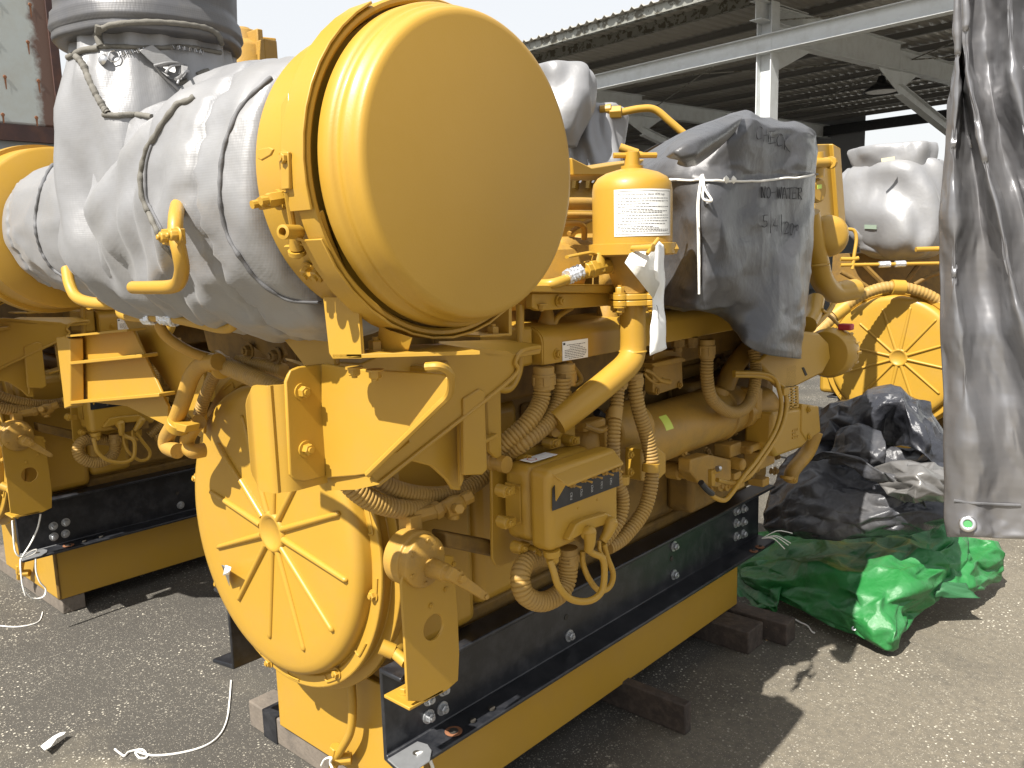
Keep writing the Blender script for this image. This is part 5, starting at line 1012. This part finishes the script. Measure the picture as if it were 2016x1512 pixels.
# ---- container stack on the left
CGR = mat('chalky_green_container_paint', (.43, .46, .44), .6, noise_amt=.08, nscale=2, dirt=((.30, .24, .15), .35, 4))
def rusty(m, yedge, zbot):
    """rust that spreads from this container's own right-hand edge and lower rail"""
    t = m.node_tree; N = t.nodes; L = t.links; b = N['Principled BSDF']; src = b.inputs['Base Color'].links[0].from_socket
    tc = N.new('ShaderNodeTexCoord'); sx = N.new('ShaderNodeSeparateXYZ'); L.new(tc.outputs['Object'], sx.inputs[0])
    r = N.new('ShaderNodeMapRange'); r.inputs[1].default_value = yedge - .32; r.inputs[2].default_value = yedge - .04; L.new(sx.outputs[1], r.inputs[0])
    n = N.new('ShaderNodeTexNoise'); n.inputs['Scale'].default_value = 2.5; n.inputs['Detail'].default_value = 8; n.inputs['Roughness'].default_value = .7; L.new(tc.outputs['Object'], n.inputs['Vector'])
    a = N.new('ShaderNodeMath'); a.operation = 'ADD'; L.new(r.outputs[0], a.inputs[0]); L.new(n.outputs['Fac'], a.inputs[1])
    r2 = N.new('ShaderNodeMapRange'); r2.inputs[1].default_value = .9; r2.inputs[2].default_value = 1.1; L.new(a.outputs[0], r2.inputs[0])
    x = N.new('ShaderNodeMix'); x.data_type = 'RGBA'; L.new(r2.outputs[0], x.inputs[0]); L.new(src, x.inputs[6]); x.inputs[7].default_value = (.13, .075, .055, 1); L.new(x.outputs[2], b.inputs['Base Color']); return m
cx = -8.0; ce = at(121, 200, X=cx).y; cz = at(60, 247, X=cx).z; cz2 = at(60, 262, X=cx).z
b = MB(); b.box((cx - 2.4, ce - 6, cz), (cx, ce, cz + 2.9)); K1 = b.build('shipping_container', rusty(CGR, ce, cz), bevel=.02); tag(K1, 'pale green container with rusty edge at the top left corner, upper one of the stack', 'container', 'stacked containers')
b = MB(); b.box((cx - 2.3, ce - 6, cz - .14), (cx + .03, ce + .02, cz - .005)); b.box((cx - .2, ce - .05, cz), (cx + .02, ce + .02, cz + 2.9)); b.build('bottom_rail', mat('rusted_rail', (.05, .025, .022), .7, noise_amt=.5, nscale=6, dirt=((.14, .06, .03), .6, 5)), K1)
for i in range(7):
    for j in range(9):
        y = ce - .22 - i * .26 + (.05 if j % 2 else 0); z = cz + .07 + j * .31; rv = MB(); rv.lathe(V(cx + .002, y, z), X_, [(0, .016), (.004, .012)], 8); rv.add([V(cx + .003, y - .009, z), V(cx + .003, y + .009, z), V(cx + .003, y + .004, z - .10), V(cx + .003, y - .003, z - .10)], [[0, 1, 2, 3]]); rv.build('rivet', RUST, K1)
b = MB(); b.box((cx - 2.4, ce - 6, 0), (cx - .02, ce + .4, cz2)); K2 = b.build('shipping_container', mat('grey_container_paint', (.25, .27, .27), .6, noise_amt=.1, dirt=((.12, .08, .05), .4, 3)), bevel=.02); tag(K2, 'grey container standing underneath the pale green rusty one at far left', 'container', 'stacked containers')
# ================================================================ small loose things
def loose(mb, name, m, label, cat, group=None, **k): return tag(mb.build(name, m, **k), label, cat, group)
P = [at(x, y, Z=.004) for x, y in ((455, 1340), (452, 1380), (446, 1420), (430, 1450), (400, 1470), (350, 1483), (300, 1487), (268, 1480), (275, 1492), (290, 1490), (280, 1476), (255, 1480), (245, 1488), (235, 1482), (226, 1475))]
loose(MB().tube(P, .0032, seg=6), 'string', ROPE, 'white string curving on the ground below the main engine, knotted at its end', 'string', smooth=60)
P = [at(x, y, Z=.02 + .004 * (i % 2)) for i, (x, y) in enumerate(((80, 1470), (88, 1478), (100, 1472), (112, 1455), (126, 1447), (130, 1442), (118, 1444), (104, 1452)))]
b = MB(); b.prism(P, V(0, 0, .003)); loose(b, 'paper_scrap', PAPER, 'crumpled strip of white paper on the ground at the lower left', 'paper', bevel=.001)
P = [at(x, y, Z=.003) for x, y in ((0, 1232), (30, 1234), (60, 1230), (78, 1222), (84, 1205))]; loose(MB().tube(P, .0025, seg=6), 'string', ROPE, 'thin string trailing along the ground at the far left edge', 'string', smooth=60)
sx = lambda x, y, X: at(x, y, X=X)
for pxs, lab_ in (([(80, 1012), (74, 1040), (60, 1070), (44, 1095), (40, 1110), (44, 1150), (50, 1172)], 'white string hanging from the lever panel of the left-hand engine'), ([(24, 1025), (26, 1050), (30, 1085), (42, 1096), (60, 1085), (72, 1082), (66, 1090), (48, 1098)], 'string looped round the rail end of the left-hand engine'), ([(70, 1100), (71, 1125), (78, 1145), (90, 1160), (85, 1175), (65, 1178), (50, 1165)], 'thin grey string tied in a bow below the rail of the left engine')):
    loose(MB().tube([sx(x, y, -3.58) for x, y in pxs], .0035, seg=6), 'string', ROPE, lab_, 'string', smooth=60)
P = [sx(x, y, -1.38) for x, y in ((820, 1485), (832, 1482), (845, 1488), (848, 1500), (852, 1512), (850, 1530))]; loose(MB().tube(P, .0042, seg=6), 'string', ROPE, 'frayed string tied through the hole at the near end of the black rail', 'string', smooth=60)
P = [sx(x, y, -1.12 - .004 * 0) for x, y in ()]
P = [at(x, y, Y=1.17) for x, y in ((633, 1507), (640, 1495), (652, 1492), (650, 1502), (655, 1514))]; loose(MB().tube(P, .0035, seg=6), 'string', ROPE, 'string tied round the drain hose fitting at the foot of the engine', 'string', smooth=60)
random.seed(9)
for k in range(5):
    q = at(1500, 1060, X=-1.36); e = q + V(random.uniform(.02, .12), random.uniform(.0, .16), random.uniform(-.06, .05)); b = MB().tube([q, q.lerp(e, .5) + V(0, 0, .02), e], .0018, seg=5)
    if k == 0: fr_ = b
    else: fr_.add(b.v, b.f)
loose(fr_, 'frayed_twine', ROPE, 'frayed dark twine ends tied at the far end of the black rail', 'string', smooth=60)
P = [at(x, y, Z=.01) for x, y in ((1560, 1216), (1575, 1225), (1590, 1232), (1598, 1243), (1604, 1246))]; loose(MB().tube(P, .003, seg=6), 'string', ROPE, 'short white string end on the asphalt beside the timbers', 'string', smooth=60)
# tag in clear film on the filter
TX = -1.0
def sheet(rows, name, m, label=None, cat=None, th=.0012, parent=None, nsub=5, disp=None, sub=0, smooth=60):
    """rows: list of rows of (px, py, X) -> smooth surface"""
    R = [[at(a, b, X=c) for a, b, c in r] for r in rows]
    R = [catmull(r, nsub) for r in R]; cols = [catmull([R[i][j] for i in range(len(R))], nsub) for j in range(len(R[0]))]
    G = [[cols[j][i] for j in range(len(cols))] for i in range(len(cols[0]))]
    if disp: G = [[p + disp(p) for p in r] for r in G]
    mb = MB(); mb.grid(G)
    if label is None: return mb, G
    o = mb.build(name, m, parent, smooth=smooth, solid=th, sub=sub); return (tag(o, label, cat), mb, G)
wr = lambda p: V(.004 * nz(p, 30, 4), .003 * nz(p, 26, 9), .002 * nz(p, 30, 1))
o, _, _ = sheet([[(1278, 484, TX), (1296, 474, TX), (1306, 482, TX - .02)], [(1284, 540, TX), (1296, 535, TX + .012), (1308, 538, TX - .01)], [(1285, 585, TX), (1296, 585, TX - .008), (1308, 590, TX)], [(1282, 640, TX), (1295, 645, TX + .012), (1309, 642, TX)], [(1278, 699, TX), (1295, 694, TX + .006), (1312, 686, TX)]], 'paper_tag', PAPER, 'long torn white paper tag hanging from the screw of the filter canister', 'tag', disp=wr)
b = MB(); c = at(1288, 620, X=TX + .004); pts_ = [c + V(.004, .010 * math.cos(t), .022 * math.sin(t)) for t in [math.radians(a) for a in range(-140, 80, 12)]]; b.tube(pts_, .0007, seg=4, smooth=False); b.build('pen_mark', INK, o)
CLR = mat('milky_plastic_film', (.70, .68, .62), .35, noise_amt=.08, nscale=20, bump=(30, .6, .006))
PO = [(1230, 517, .0), (1240, 499, -.02), (1264, 490, -.01), (1291, 476, .004), (1298, 560, .004), (1286, 588, .004), (1258, 552, .004)]
P = [at(x, y, X=TX + d_) for x, y, d_ in PO]; mb = MB(); cc = at(1268, 525, X=TX + .012); mb.v = P + [cc]; mb.f = [[k, (k + 1) % 7, 7] for k in range(7)]
po = tag(mb.build('plastic_pouch', CLR, smooth=20, solid=.0008), 'yellowed clear plastic pouch folded beside the torn paper tag on the filter', 'pouch')
b = MB(); q = at(1283, 488, X=TX + .03); b.cyl(at(1274, 500, X=TX + .03), at(1296, 470, X=TX + .03), .0042, seg=8); b.lathe(q, X_, [(-.05, .006), (.0, .008), (.004, .0085), (.005, .004)], 12); part(b, 'tee_screw', YEL, can)
b = MB(); b.lathe(at(1322, 490, X=TX - .03), Y_, [(-.02, .008), (0, .013), (.012, .013)], 6); b.cyl(at(1296, 489, X=TX - .02), at(1325, 489, X=TX - .03), .005); part(b, 'clamp_nut', YEL, can)
# ================================================================ tarpaulins
def tarp_mat(name, col, rough, wv=0, dirt=None, metal=0, crs=9, cst=.8, cd_=.02, wsc=2600, wst=.25):
    m = mat(name, col, rough, metal=metal, noise_amt=.10, nscale=5, dirt=dirt); t = m.node_tree; N = t.nodes; L = t.links; b = N['Principled BSDF']
    tc = N.new('ShaderNodeTexCoord'); v = N.new('ShaderNodeTexVoronoi'); v.feature = 'SMOOTH_F1'; v.inputs['Scale'].default_value = crs; v.inputs['Smoothness'].default_value = .15
    n = N.new('ShaderNodeTexNoise'); n.inputs['Scale'].default_value = crs * .8; n.inputs['Detail'].default_value = 4
    va = N.new('ShaderNodeVectorMath'); va.operation = 'MULTIPLY_ADD'; va.inputs[1].default_value = (.25, .25, .25); L.new(tc.outputs['Object'], n.inputs['Vector']); L.new(n.outputs['Color'], va.inputs[0]); L.new(tc.outputs['Object'], va.inputs[2]); L.new(va.outputs[0], v.inputs['Vector'])
    bp = N.new('ShaderNodeBump'); bp.inputs['Strength'].default_value = cst; bp.inputs['Distance'].default_value = cd_; L.new(v.outputs['Distance'], bp.inputs['Height']); L.new(bp.outputs[0], b.inputs['Normal'])
    return weave(m, wsc, wst, .0006)
TG = tarp_mat('silver_grey_tarpaulin', (.085, .086, .092), .30, metal=.35, dirt=((.13, .12, .11), .5, 5), crs=7, cst=.35, cd_=.03)
TH = tarp_mat('grey_hanging_tarpaulin', (.20, .20, .21), .27, metal=.55, dirt=((.21, .185, .16), .5, 4), crs=4, cst=.3, cd_=.02, wsc=700, wst=.07)
TBK = tarp_mat('black_silver_tarpaulin', (.032, .034, .042), .24, metal=.1, dirt=((.16, .155, .15), .6, 3), crs=8, cst=.5, cd_=.03)
TGR = tarp_mat('green_tarpaulin', (.018, .15, .035), .36, dirt=((.08, .22, .11), .5, 7), crs=8, cst=.45, cd_=.03)
def cr(p, s, a, seed):
    """crumple: ridged noise pushed along x and y"""
    q = Vector(p) * s + V(seed, seed * 2, 0); return a * (1 - 2 * abs(noise.noise(q)) + .5 * (1 - 2 * abs(noise.noise(q * 2.3))))
def tri(x):
    x = x % 1.0; return 4 * abs(x - .5) - 1
def creaser(seed, K=9, amp=.02, lo=.18, hi=.6):
    rnd = random.Random(seed); terms = []
    for k in range(K):
        n = V(rnd.uniform(-1, 1), rnd.uniform(-1, 1), rnd.uniform(-1, 1)).normalized(); period = rnd.uniform(lo, hi)
        terms.append((n / period, rnd.random(), rnd.uniform(.5, 1) * period / hi))
    def crease(p, warp=.05):
        q = p + V(nz(p, 3, seed), nz(p, 3, seed + 7), nz(p, 3, seed + 13)) * warp
        return amp * sum(weight * tri(q.dot(n) + phase) for n, phase, weight in terms) / math.sqrt(K)
    return crease
# covered box with writing
FX1 = -1.02
rows = []
W = lambda x, y, d=0: (x, y, FX1 + d)
R_ = [
 [W(1420, 236, -.30), W(1465, 222, -.20), W(1500, 232, -.20), W(1560, 245, -.20), W(1604, 262, -.20), W(1606, 270, -.35)],
 [W(1340, 262, -.25), W(1463, 224, -.03), W(1500, 236, -.02), W(1560, 248, -.02), W(1602, 264, -.04), W(1608, 282, -.28)],
 [W(1312, 300, -.18), W(1440, 262, .0), W(1490, 268, .01), W(1550, 275, .0), W(1604, 285, -.02), W(1607, 300, -.25)],
 [W(1308, 340, -.15), W(1400, 325, -.03), W(1470, 330, .0), W(1545, 335, .0), W(1600, 340, -.01), W(1604, 345, -.25)],
 [W(1312, 362, -.15), W(1400, 358, -.01), W(1470, 356, .0), W(1545, 352, .0), W(1600, 346, -.015), W(1603, 352, -.25)],
 [W(1318, 430, -.18), W(1390, 430, .0), W(1470, 430, .01), W(1545, 425, .0), W(1594, 420, -.02), W(1598, 425, -.25)],
 [W(1318, 520, -.18), W(1390, 520, .0), W(1470, 520, .01), W(1545, 515, .015), W(1592, 510, -.01), W(1596, 510, -.25)],
 [W(1312, 580, -.16), W(1380, 590, -.02), W(1455, 590, .0), W(1535, 600, .03), W(1586, 600, .01), W(1590, 600, -.2)],
 [W(1310, 606, -.16), W(1370, 607, -.05), W(1430, 618, -.04), W(1510, 650, .04), W(1578, 655, .02), W(1582, 655, -.2)],
 [W(1316, 600, -.25), W(1380, 602, -.25), W(1440, 640, -.08), W(1480, 690, .03), W(1572, 706, .03), W(1576, 704, -.18)]]
c_big = creaser(14, 8, .055, .16, .5); c_small = creaser(23, 9, .010, .04, .12)
def dbx(p):
    return V(c_big(p) + c_small(p) + .008 * nz(p, 4, 6), c_small(p) * .5, 0)
_, G0 = sheet(R_, 'tarpaulin', TG, nsub=3)
_, G = crumple_net(G0, 14, .0048, .25, .010, (.14, .4))
# close it round the back
B2 = [[r[0] + V(-.30 * k / 3, .05 * k, -.02 * k) for k in (3, 2, 1)] for r in G]; B3 = [[r[-1] + V(-.12 * k, .02 * k, 0) for k in (1, 2, 3)] for r in G]
full = [[*u, *r, *w_] for u, r, w_ in zip(B2, G, B3)]
top_ = [p + V(-.25 if 0 < k < len(full[0]) - 1 else 0, .02, -.05) for k, p in enumerate(full[0])]
full = [top_] + full
bmb = MB(); bmb.grid(full); m2 = len(full[0]); nr = len(full)
bmb.f += [[i * m2, i * m2 + m2 - 1, (i + 1) * m2 + m2 - 1, (i + 1) * m2] for i in range(nr - 1)]
TB1 = bmb.build('tarpaulin', TG, smooth=180); crease_all(TB1, .45); md_ = TB1.modifiers.new('solid', 'SOLIDIFY'); md_.thickness = .002; tag(TB1, 'silver grey tarpaulin tied over a boxy unit, handwritten CHECK NO-WATER', 'tarpaulin')
def smooth_tree(o):
    dg = bpy.context.evaluated_depsgraph_get(); dg.update(); ev = o.evaluated_get(dg); me = ev.to_mesh(); mw = o.matrix_world
    t = BVHTree.FromPolygons([tuple(mw @ v.co) for v in me.vertices], [list(p.vertices) for p in me.polygons]); ev.to_mesh_clear(); return [t]
tt = smooth_tree(TB1)
# folded corner flap
FR = [[(1466, 221, -.02), (1430, 229, .02), (1392, 243, .05), (1350, 262, .06), (1318, 286, .05), (1306, 304, .03)], [(1462, 232, .03), (1426, 250, .08), (1388, 268, .11), (1350, 285, .12), (1326, 298, .10), (1310, 308, .06)], [(1456, 244, .04), (1424, 268, .09), (1390, 290, .12), (1366, 304, .13), (1342, 310, .11), (1318, 313, .07)], [(1449, 256, .02), (1420, 282, .07), (1392, 303, .09), (1372, 318, .10), (1352, 324, .08), (1336, 316, .05)], [(1446, 262, -.03), (1418, 290, .01), (1392, 312, .03), (1370, 326, .03), (1350, 330, .02), (1330, 324, -.02)]]
_, fG = crumple_net([[at(x, y, X=FX1 + d_) for x, y, d_ in r] for r in FR], 5, .003, .1)
fm = MB(); fm.grid(fG); fo = fm.build('fold_flap', TG, smooth=180); crease_all(fo, .55); fo['label'] = fo['category'] = ''
fo.parent = TB1; del fo['label']; del fo['category']
# handwriting, as strokes on the cloth
GL = {'C': [[(1, .15), (.6, 0), (.15, .25), (0, .6), (.25, 1), (.9, .9)]], 'H': [[(0, 0), (.05, 1)], [(.8, -.05), (.85, 1.05)], [(0, .55), (.85, .45)]], 'E': [[(.1, 0), (0, 1)], [(.05, 0), (.9, -.05)], [(.05, .5), (.7, .45)], [(0, 1), (.9, .92)]], 'K': [[(.1, 0), (.15, 1.1)], [(.9, .05), (.15, .6), (1, 1.3)]],
 'N': [[(0, 1), (.1, 0), (.75, 1), (.85, -.05)]], 'O': [[(.5, 0), (.1, .3), (.1, .8), (.5, 1), (.9, .7), (.8, .2), (.45, 0)]], '-': [[(0, .5), (.7, .48)]], 'W': [[(0, 0), (.25, 1), (.5, .2), (.75, 1), (1, -.05)]], 'A': [[(0, 1), (.5, 0), (1, 1)], [(.2, .6), (.85, .6)]], 'T': [[(0, .1), (1, 0)], [(.5, .05), (.5, 1)]], 'R': [[(.1, 0), (.15, 1)], [(.05, .05), (.7, 0), (.8, .3), (.2, .5), (.95, 1)]],
 '5': [[(.9, 0), (.2, .05), (.15, .45), (.7, .5), (.8, .85), (.3, 1), (-.2, .9)]], '/': [[(.5, -.5), (.45, 1.4)]], '4': [[(.3, 0), (.05, .6), (.9, .6)], [(.7, .15), (.65, 1.1)]], '2': [[(.1, .2), (.5, 0), (.8, .25), (.1, 1), (.9, .95)]], '0': [[(.5, 0), (.15, .3), (.15, .8), (.5, 1), (.85, .7), (.8, .2), (.5, 0)]], '?': [[(.1, .2), (.5, 0), (.7, .2), (.5, .5)]]}
def write(txt, x, y, w, h, dx, dy):
    mb = MB()
    for i, ch in enumerate(txt):
        for st in GL.get(ch, []):
            Q = []
            for px, py in catmull([V(a, b, 0) for a, b in st], 12) and [(p.x, p.y) for p in catmull([V(a, b, 0) for a, b in st], 12)]:
                X, Y2 = x + i * dx + px * w, y + i * dy + py * h; hh = hit(X, Y2, tt, .0028)
                if hh is not None: Q.append(hh)
            if len(Q) > 1: mb.tube(Q, .0011, seg=5, smooth=False)
    o = mb.build('handwriting', INK, TB1, smooth=60)
write('CHECK', 1487, 250, 12, 24, 13.5, 4.5); write('NO-WATER', 1497, 368, 8.5, 22, 10.3, .3); write('5/4/20?', 1500, 424, 10, 23, 10.5, 3.2)
# string round the cover
def onc(pxs, lift): return [h for h in (hit(x, y, tt, lift) for x, y in pxs) if h is not None]
st_ = catmull([V(x, y, 0) for x, y in ((1322, 352), (1360, 356), (1392, 357), (1440, 358), (1500, 356), (1550, 351), (1598, 345))], 5)
P = onc([(p.x, p.y) for p in st_], .006); STR = tag(MB().tube(P, .0033, seg=6, n=2).build('tie_string', ROPE, smooth=60), 'white string tied round the handwritten tarpaulin, one end hanging straight down', 'string')
P = onc([(1385, 356), (1382, 400), (1381, 450), (1380, 510), (1379, 578)], .012); MB().tube(P, .0038, seg=6).build('string_end', ROPE, STR, smooth=60)
P = onc([(1386, 352), (1388, 370), (1392, 395), (1396, 400), (1394, 380), (1388, 360)], .014); MB().tube(P, .0032, seg=6).build('loop', ROPE, STR, smooth=60)
for x in (1385, 1424, 1437):
    q = onc([(x, 356)], .01)
    if q: MB().lathe(q[0], V(1, 0, 0), [(-.006, .004), (0, .010), (.006, .004)], 8).build('knot', ROPE, STR, smooth=60)
# hanging tarpaulin in the right foreground
HX_ = 0.0
def hrow(y, xs, ds): return [(x, y + dy_, d) for (x, dy_), d in zip(xs, ds)]
def hs(rows, nsub, disp):
    R = [[at(a, b, Y=c) for a, b, c in r] for r in rows]; R = [catmull(r, nsub) for r in R]; cols = [catmull([R[i][j] for i in range(len(R))], nsub) for j in range(len(R[0]))]
    G = [[cols[j][i] for j in range(len(cols))] for i in range(len(cols[0]))]; return [[p + disp(p) for p in r] for r in G]
Yh = 1.02
ys_ = [-90, 20, 120, 220, 330, 450, 560, 680, 800, 920, 1010, 1058]
edge = [1884, 1884, 1881, 1870, 1858, 1852, 1850, 1853, 1858, 1860, 1858, 1864]
fold1 = [1900, 1903, 1906, 1925, 1952, 1985, 2005, 2040, 2070, 2100, 2110, 2115]     # the long diagonal fold
HR = []
for k, y in enumerate(ys_):
    e_, f1 = edge[k], fold1[k]; W_ = f1 - e_
    dr = [(e_, 0), (e_ + .22 * W_, -.034), (e_ + .42 * W_ + 5 * math.sin(k * 1.7), .016), (e_ + .70 * W_, .030), (e_ + .93 * W_, -.050), (f1 + 8, .030), (f1 + 45, .050), (f1 + 85, -.020), (f1 + 125, .03), (f1 + 165, -.02), (2340, .0)]
    HR.append([(x, y + (6 if k == 11 else 0) * (x - e_) / 400, Yh + d_ * .64) for x, d_ in dr])
h_big = creaser(61, 8, .014, .13, .4); h_small = creaser(66, 8, .002, .02, .07)
G = hs(HR, 5, lambda p: V(0, h_big(V(p.x, p.y, p.z * .5)) + h_small(p), 0))
_, G = crumple_net(G, 77, .0015, .15, .006, (.08, .30))
# carried up over the top of the tall crate-like load it covers, and down behind it
def back_row(dy_, dz_, dn_): return [V(p.x, p.y + dy_ * (1 + .02 * math.sin(k * .9)), p.z + dz_) + V(0, 0, dn_ * .02 * math.sin(k * .5)) for k, p in enumerate(G[0])]
G = [back_row(1.5, -1.2, 1), back_row(1.5, .38, 1), back_row(1.2, .50, 1), back_row(.6, .52, 1), back_row(.15, .50, 1), back_row(.02, .42, 1), back_row(0, .2, 0)] + G
mb = MB(); mb.grid(G); HT = tag(mb.build('hanging_tarpaulin', TH, smooth=180), 'grey tarpaulin hanging in vertical folds at the right edge, metal eyelet near its corner', 'tarpaulin')
crease_all(HT, .25); md_ = HT.modifiers.new('solid', 'SOLIDIFY'); md_.thickness = .003; th_ = smooth_tree(HT); q = hit(1908, 1030, th_, .004)
d = ray(1908, 1030).normalized(); MB().lathe(q, -d, [(-.003, .0088), (.0013, .0091), (.0031, .0069), (.0025, .0047), (-.003, .0044)], 28, cap=False).build('eyelet', STEEL, HT, smooth=60)
MB().lathe(q, -d, [(.001, .0045), (.0013, .0045)], 20).build('eyelet_hole', mat('eyelet_hole_green', (.04, .22, .06), .6), HT)
P = [hit(x, y, th_, .001) for x, y in ((1858, 982), (1880, 985), (1920, 990), (1960, 992), (2010, 994))]
P = [p for p in P if p is not None]; MB().tube(P, .0014, seg=5).build('hem_seam', SEAM, HT)
# ---- heaped tarpaulins: overlapping folds, creased along straight lines
def tsheet(rows, name, m, parent=None, seed=1, amp=.019, nsub=3, folds=.03, wavelengths=(.15, .45), **_):
    """rows of (px, py, Y): a fold of cloth through those points, crumpled into facets"""
    R = [catmull([at(a, b, Y=c) for a, b, c in r], nsub) for r in rows]
    cols = [catmull([r[j] for r in R], nsub) for j in range(len(R[0]))]; G = [[cols[j][i] for j in range(len(cols))] for i in range(len(cols[0]))]
    mb, O = crumple_net(G, seed, amp, .42, folds, wavelengths); o = mb.build(name, m, parent, smooth=180); crease_all(o, .5); md = o.modifiers.new('solid', 'SOLIDIFY'); md.thickness = .002; return o, mb
# green heap
gA, gAm = tsheet([
 [(1480, 1050, 3.62), (1560, 1040, 3.60), (1660, 1050, 3.60), (1760, 1045, 3.62), (1850, 1030, 3.70), (1900, 1045, 3.78)],
 [(1462, 1085, 3.42), (1560, 1080, 3.36), (1680, 1082, 3.36), (1790, 1080, 3.44), (1860, 1070, 3.55), (1910, 1085, 3.66)],
 [(1458, 1120, 3.30), (1550, 1120, 3.20), (1660, 1120, 3.16), (1780, 1118, 3.26), (1850, 1110, 3.42), (1890, 1130, 3.58)],
 [(1470, 1150, 3.20), (1560, 1160, 3.10), (1660, 1165, 3.04), (1760, 1170, 3.08), (1830, 1160, 3.28), (1860, 1165, 3.5)],
 [(1560, 1195, 3.10), (1620, 1215, 3.03), (1690, 1225, 2.98), (1750, 1240, 3.00), (1790, 1220, 3.12), (1815, 1205, 3.3)],
 [(1640, 1232, 3.06), (1680, 1248, 3.03), (1715, 1262, 3.01), (1756, 1280, 3.01), (1772, 1255, 3.08), (1785, 1240, 3.14)]], 'tarpaulin', TGR, seed=4)
tag(gA, 'crumpled green tarpaulin heaped on the asphalt under the black and silver one', 'tarpaulin')
tsheet([[(1452, 1105, 3.34), (1490, 1100, 3.30), (1530, 1110, 3.28)], [(1450, 1140, 3.24), (1490, 1145, 3.20), (1540, 1150, 3.16)], [(1452, 1178, 3.14), (1490, 1192, 3.09), (1530, 1195, 3.08)], [(1470, 1192, 3.10), (1500, 1200, 3.08), (1530, 1198, 3.09)]], 'left_fold', TGR, gA, seed=8)
tsheet([[(1840, 1035, 3.75), (1880, 1050, 3.80), (1920, 1060, 3.85), (1965, 1068, 3.95)], [(1850, 1070, 3.60), (1890, 1085, 3.66), (1930, 1090, 3.74), (1975, 1092, 3.9)], [(1840, 1110, 3.50), (1880, 1120, 3.58), (1925, 1128, 3.68), (1972, 1120, 3.88)], [(1860, 1150, 3.44), (1900, 1158, 3.50), (1935, 1148, 3.68), (1968, 1134, 3.92)], [(1885, 1168, 3.50), (1910, 1166, 3.58), (1940, 1150, 3.76), (1966, 1136, 3.96)]], 'right_fold', TGR, gA, seed=19)
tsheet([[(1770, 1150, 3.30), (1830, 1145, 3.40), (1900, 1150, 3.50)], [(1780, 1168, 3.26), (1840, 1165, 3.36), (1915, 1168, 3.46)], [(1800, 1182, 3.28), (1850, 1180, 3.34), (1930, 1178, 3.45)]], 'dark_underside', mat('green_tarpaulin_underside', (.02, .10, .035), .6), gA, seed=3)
p = hit(1682, 1237, bvh(gAm), .002); 
if p is not None: MB().lathe(p, V(.3, -.7, .7), [(0, .009), (.003, .008), (.003, .004)], 16, cap=False).build('eyelet', STEEL, gA)
gt = bvh(gAm)
# black and silver heap
bA, bAm = tsheet([
 [(1548, 900, 3.50), (1610, 850, 3.52), (1680, 860, 3.56), (1760, 880, 3.60), (1830, 880, 3.60), (1868, 870, 3.62)],
 [(1530, 935, 3.36), (1600, 905, 3.32), (1680, 925, 3.36), (1760, 935, 3.34), (1830, 925, 3.42), (1870, 920, 3.50)],
 [(1514, 975, 3.26), (1590, 955, 3.20), (1670, 975, 3.20), (1750, 980, 3.20), (1820, 975, 3.30), (1872, 960, 3.42)],
 [(1504, 1010, 3.20), (1570, 1010, 3.12), (1650, 1015, 3.12), (1740, 1020, 3.14), (1815, 1005, 3.24), (1872, 990, 3.36)],
 [(1506, 1045, 3.22), (1560, 1050, 3.16), (1650, 1056, 3.14), (1740, 1045, 3.18), (1815, 1030, 3.28), (1870, 1018, 3.40)],
 [(1520, 1052, 3.35), (1570, 1058, 3.30), (1650, 1062, 3.28), (1740, 1052, 3.30), (1815, 1036, 3.38), (1868, 1025, 3.48)]], 'tarpaulin', TBK, seed=12)
tag(bA, 'crumpled black and silver tarpaulin piled on top of the green one', 'tarpaulin')
tsheet([[(1596, 820, 3.60), (1640, 795, 3.62), (1690, 778, 3.66), (1742, 768, 3.70), (1800, 785, 3.74), (1848, 830, 3.74), (1866, 880, 3.72)],
 [(1590, 835, 3.52), (1640, 812, 3.50), (1700, 800, 3.50), (1766, 762, 3.52), (1810, 800, 3.54), (1850, 845, 3.60), (1868, 900, 3.64)],
 [(1588, 870, 3.46), (1640, 860, 3.44), (1700, 850, 3.46), (1762, 800, 3.44), (1805, 830, 3.42), (1845, 870, 3.46), (1864, 925, 3.54)],
 [(1580, 900, 3.46), (1640, 900, 3.48), (1700, 890, 3.56), (1755, 880, 3.62), (1790, 880, 3.42), (1835, 905, 3.38), (1862, 950, 3.46)]], 'hood_fold', TBK, bA, seed=21)
tsheet([[(1588, 905, 3.26), (1620, 890, 3.22), (1650, 895, 3.22)], [(1640, 905, 3.24), (1690, 905, 3.20), (1720, 925, 3.20)], [(1700, 930, 3.20), (1760, 945, 3.14), (1800, 965, 3.14)], [(1770, 970, 3.2), (1800, 985, 3.16), (1825, 1000, 3.16)]], 'diagonal_fold', TBK, bA, seed=31)
tsheet([[(1650, 848, 3.38), (1690, 835, 3.36), (1735, 850, 3.36)], [(1640, 880, 3.32), (1690, 875, 3.27), (1745, 880, 3.28)], [(1632, 915, 3.30), (1690, 915, 3.25), (1740, 912, 3.28)]], 'inner_fold', TBK, bA, seed=37)
tsheet([[(1710, 918, 3.26), (1770, 905, 3.22), (1830, 915, 3.26), (1868, 930, 3.34)], [(1722, 945, 3.18), (1790, 925, 3.08), (1840, 938, 3.14), (1868, 955, 3.26)], [(1745, 975, 3.14), (1795, 975, 3.05), (1840, 965, 3.12), (1868, 975, 3.24)], [(1780, 985, 3.2), (1800, 990, 3.14), (1835, 985, 3.2), (1866, 985, 3.3)]], 'bright_fold', mat('silver_side_of_tarpaulin', (.17, .165, .16), .35, metal=.3, noise_amt=.1, bump=(25, .3, .01)), bA, seed=41)
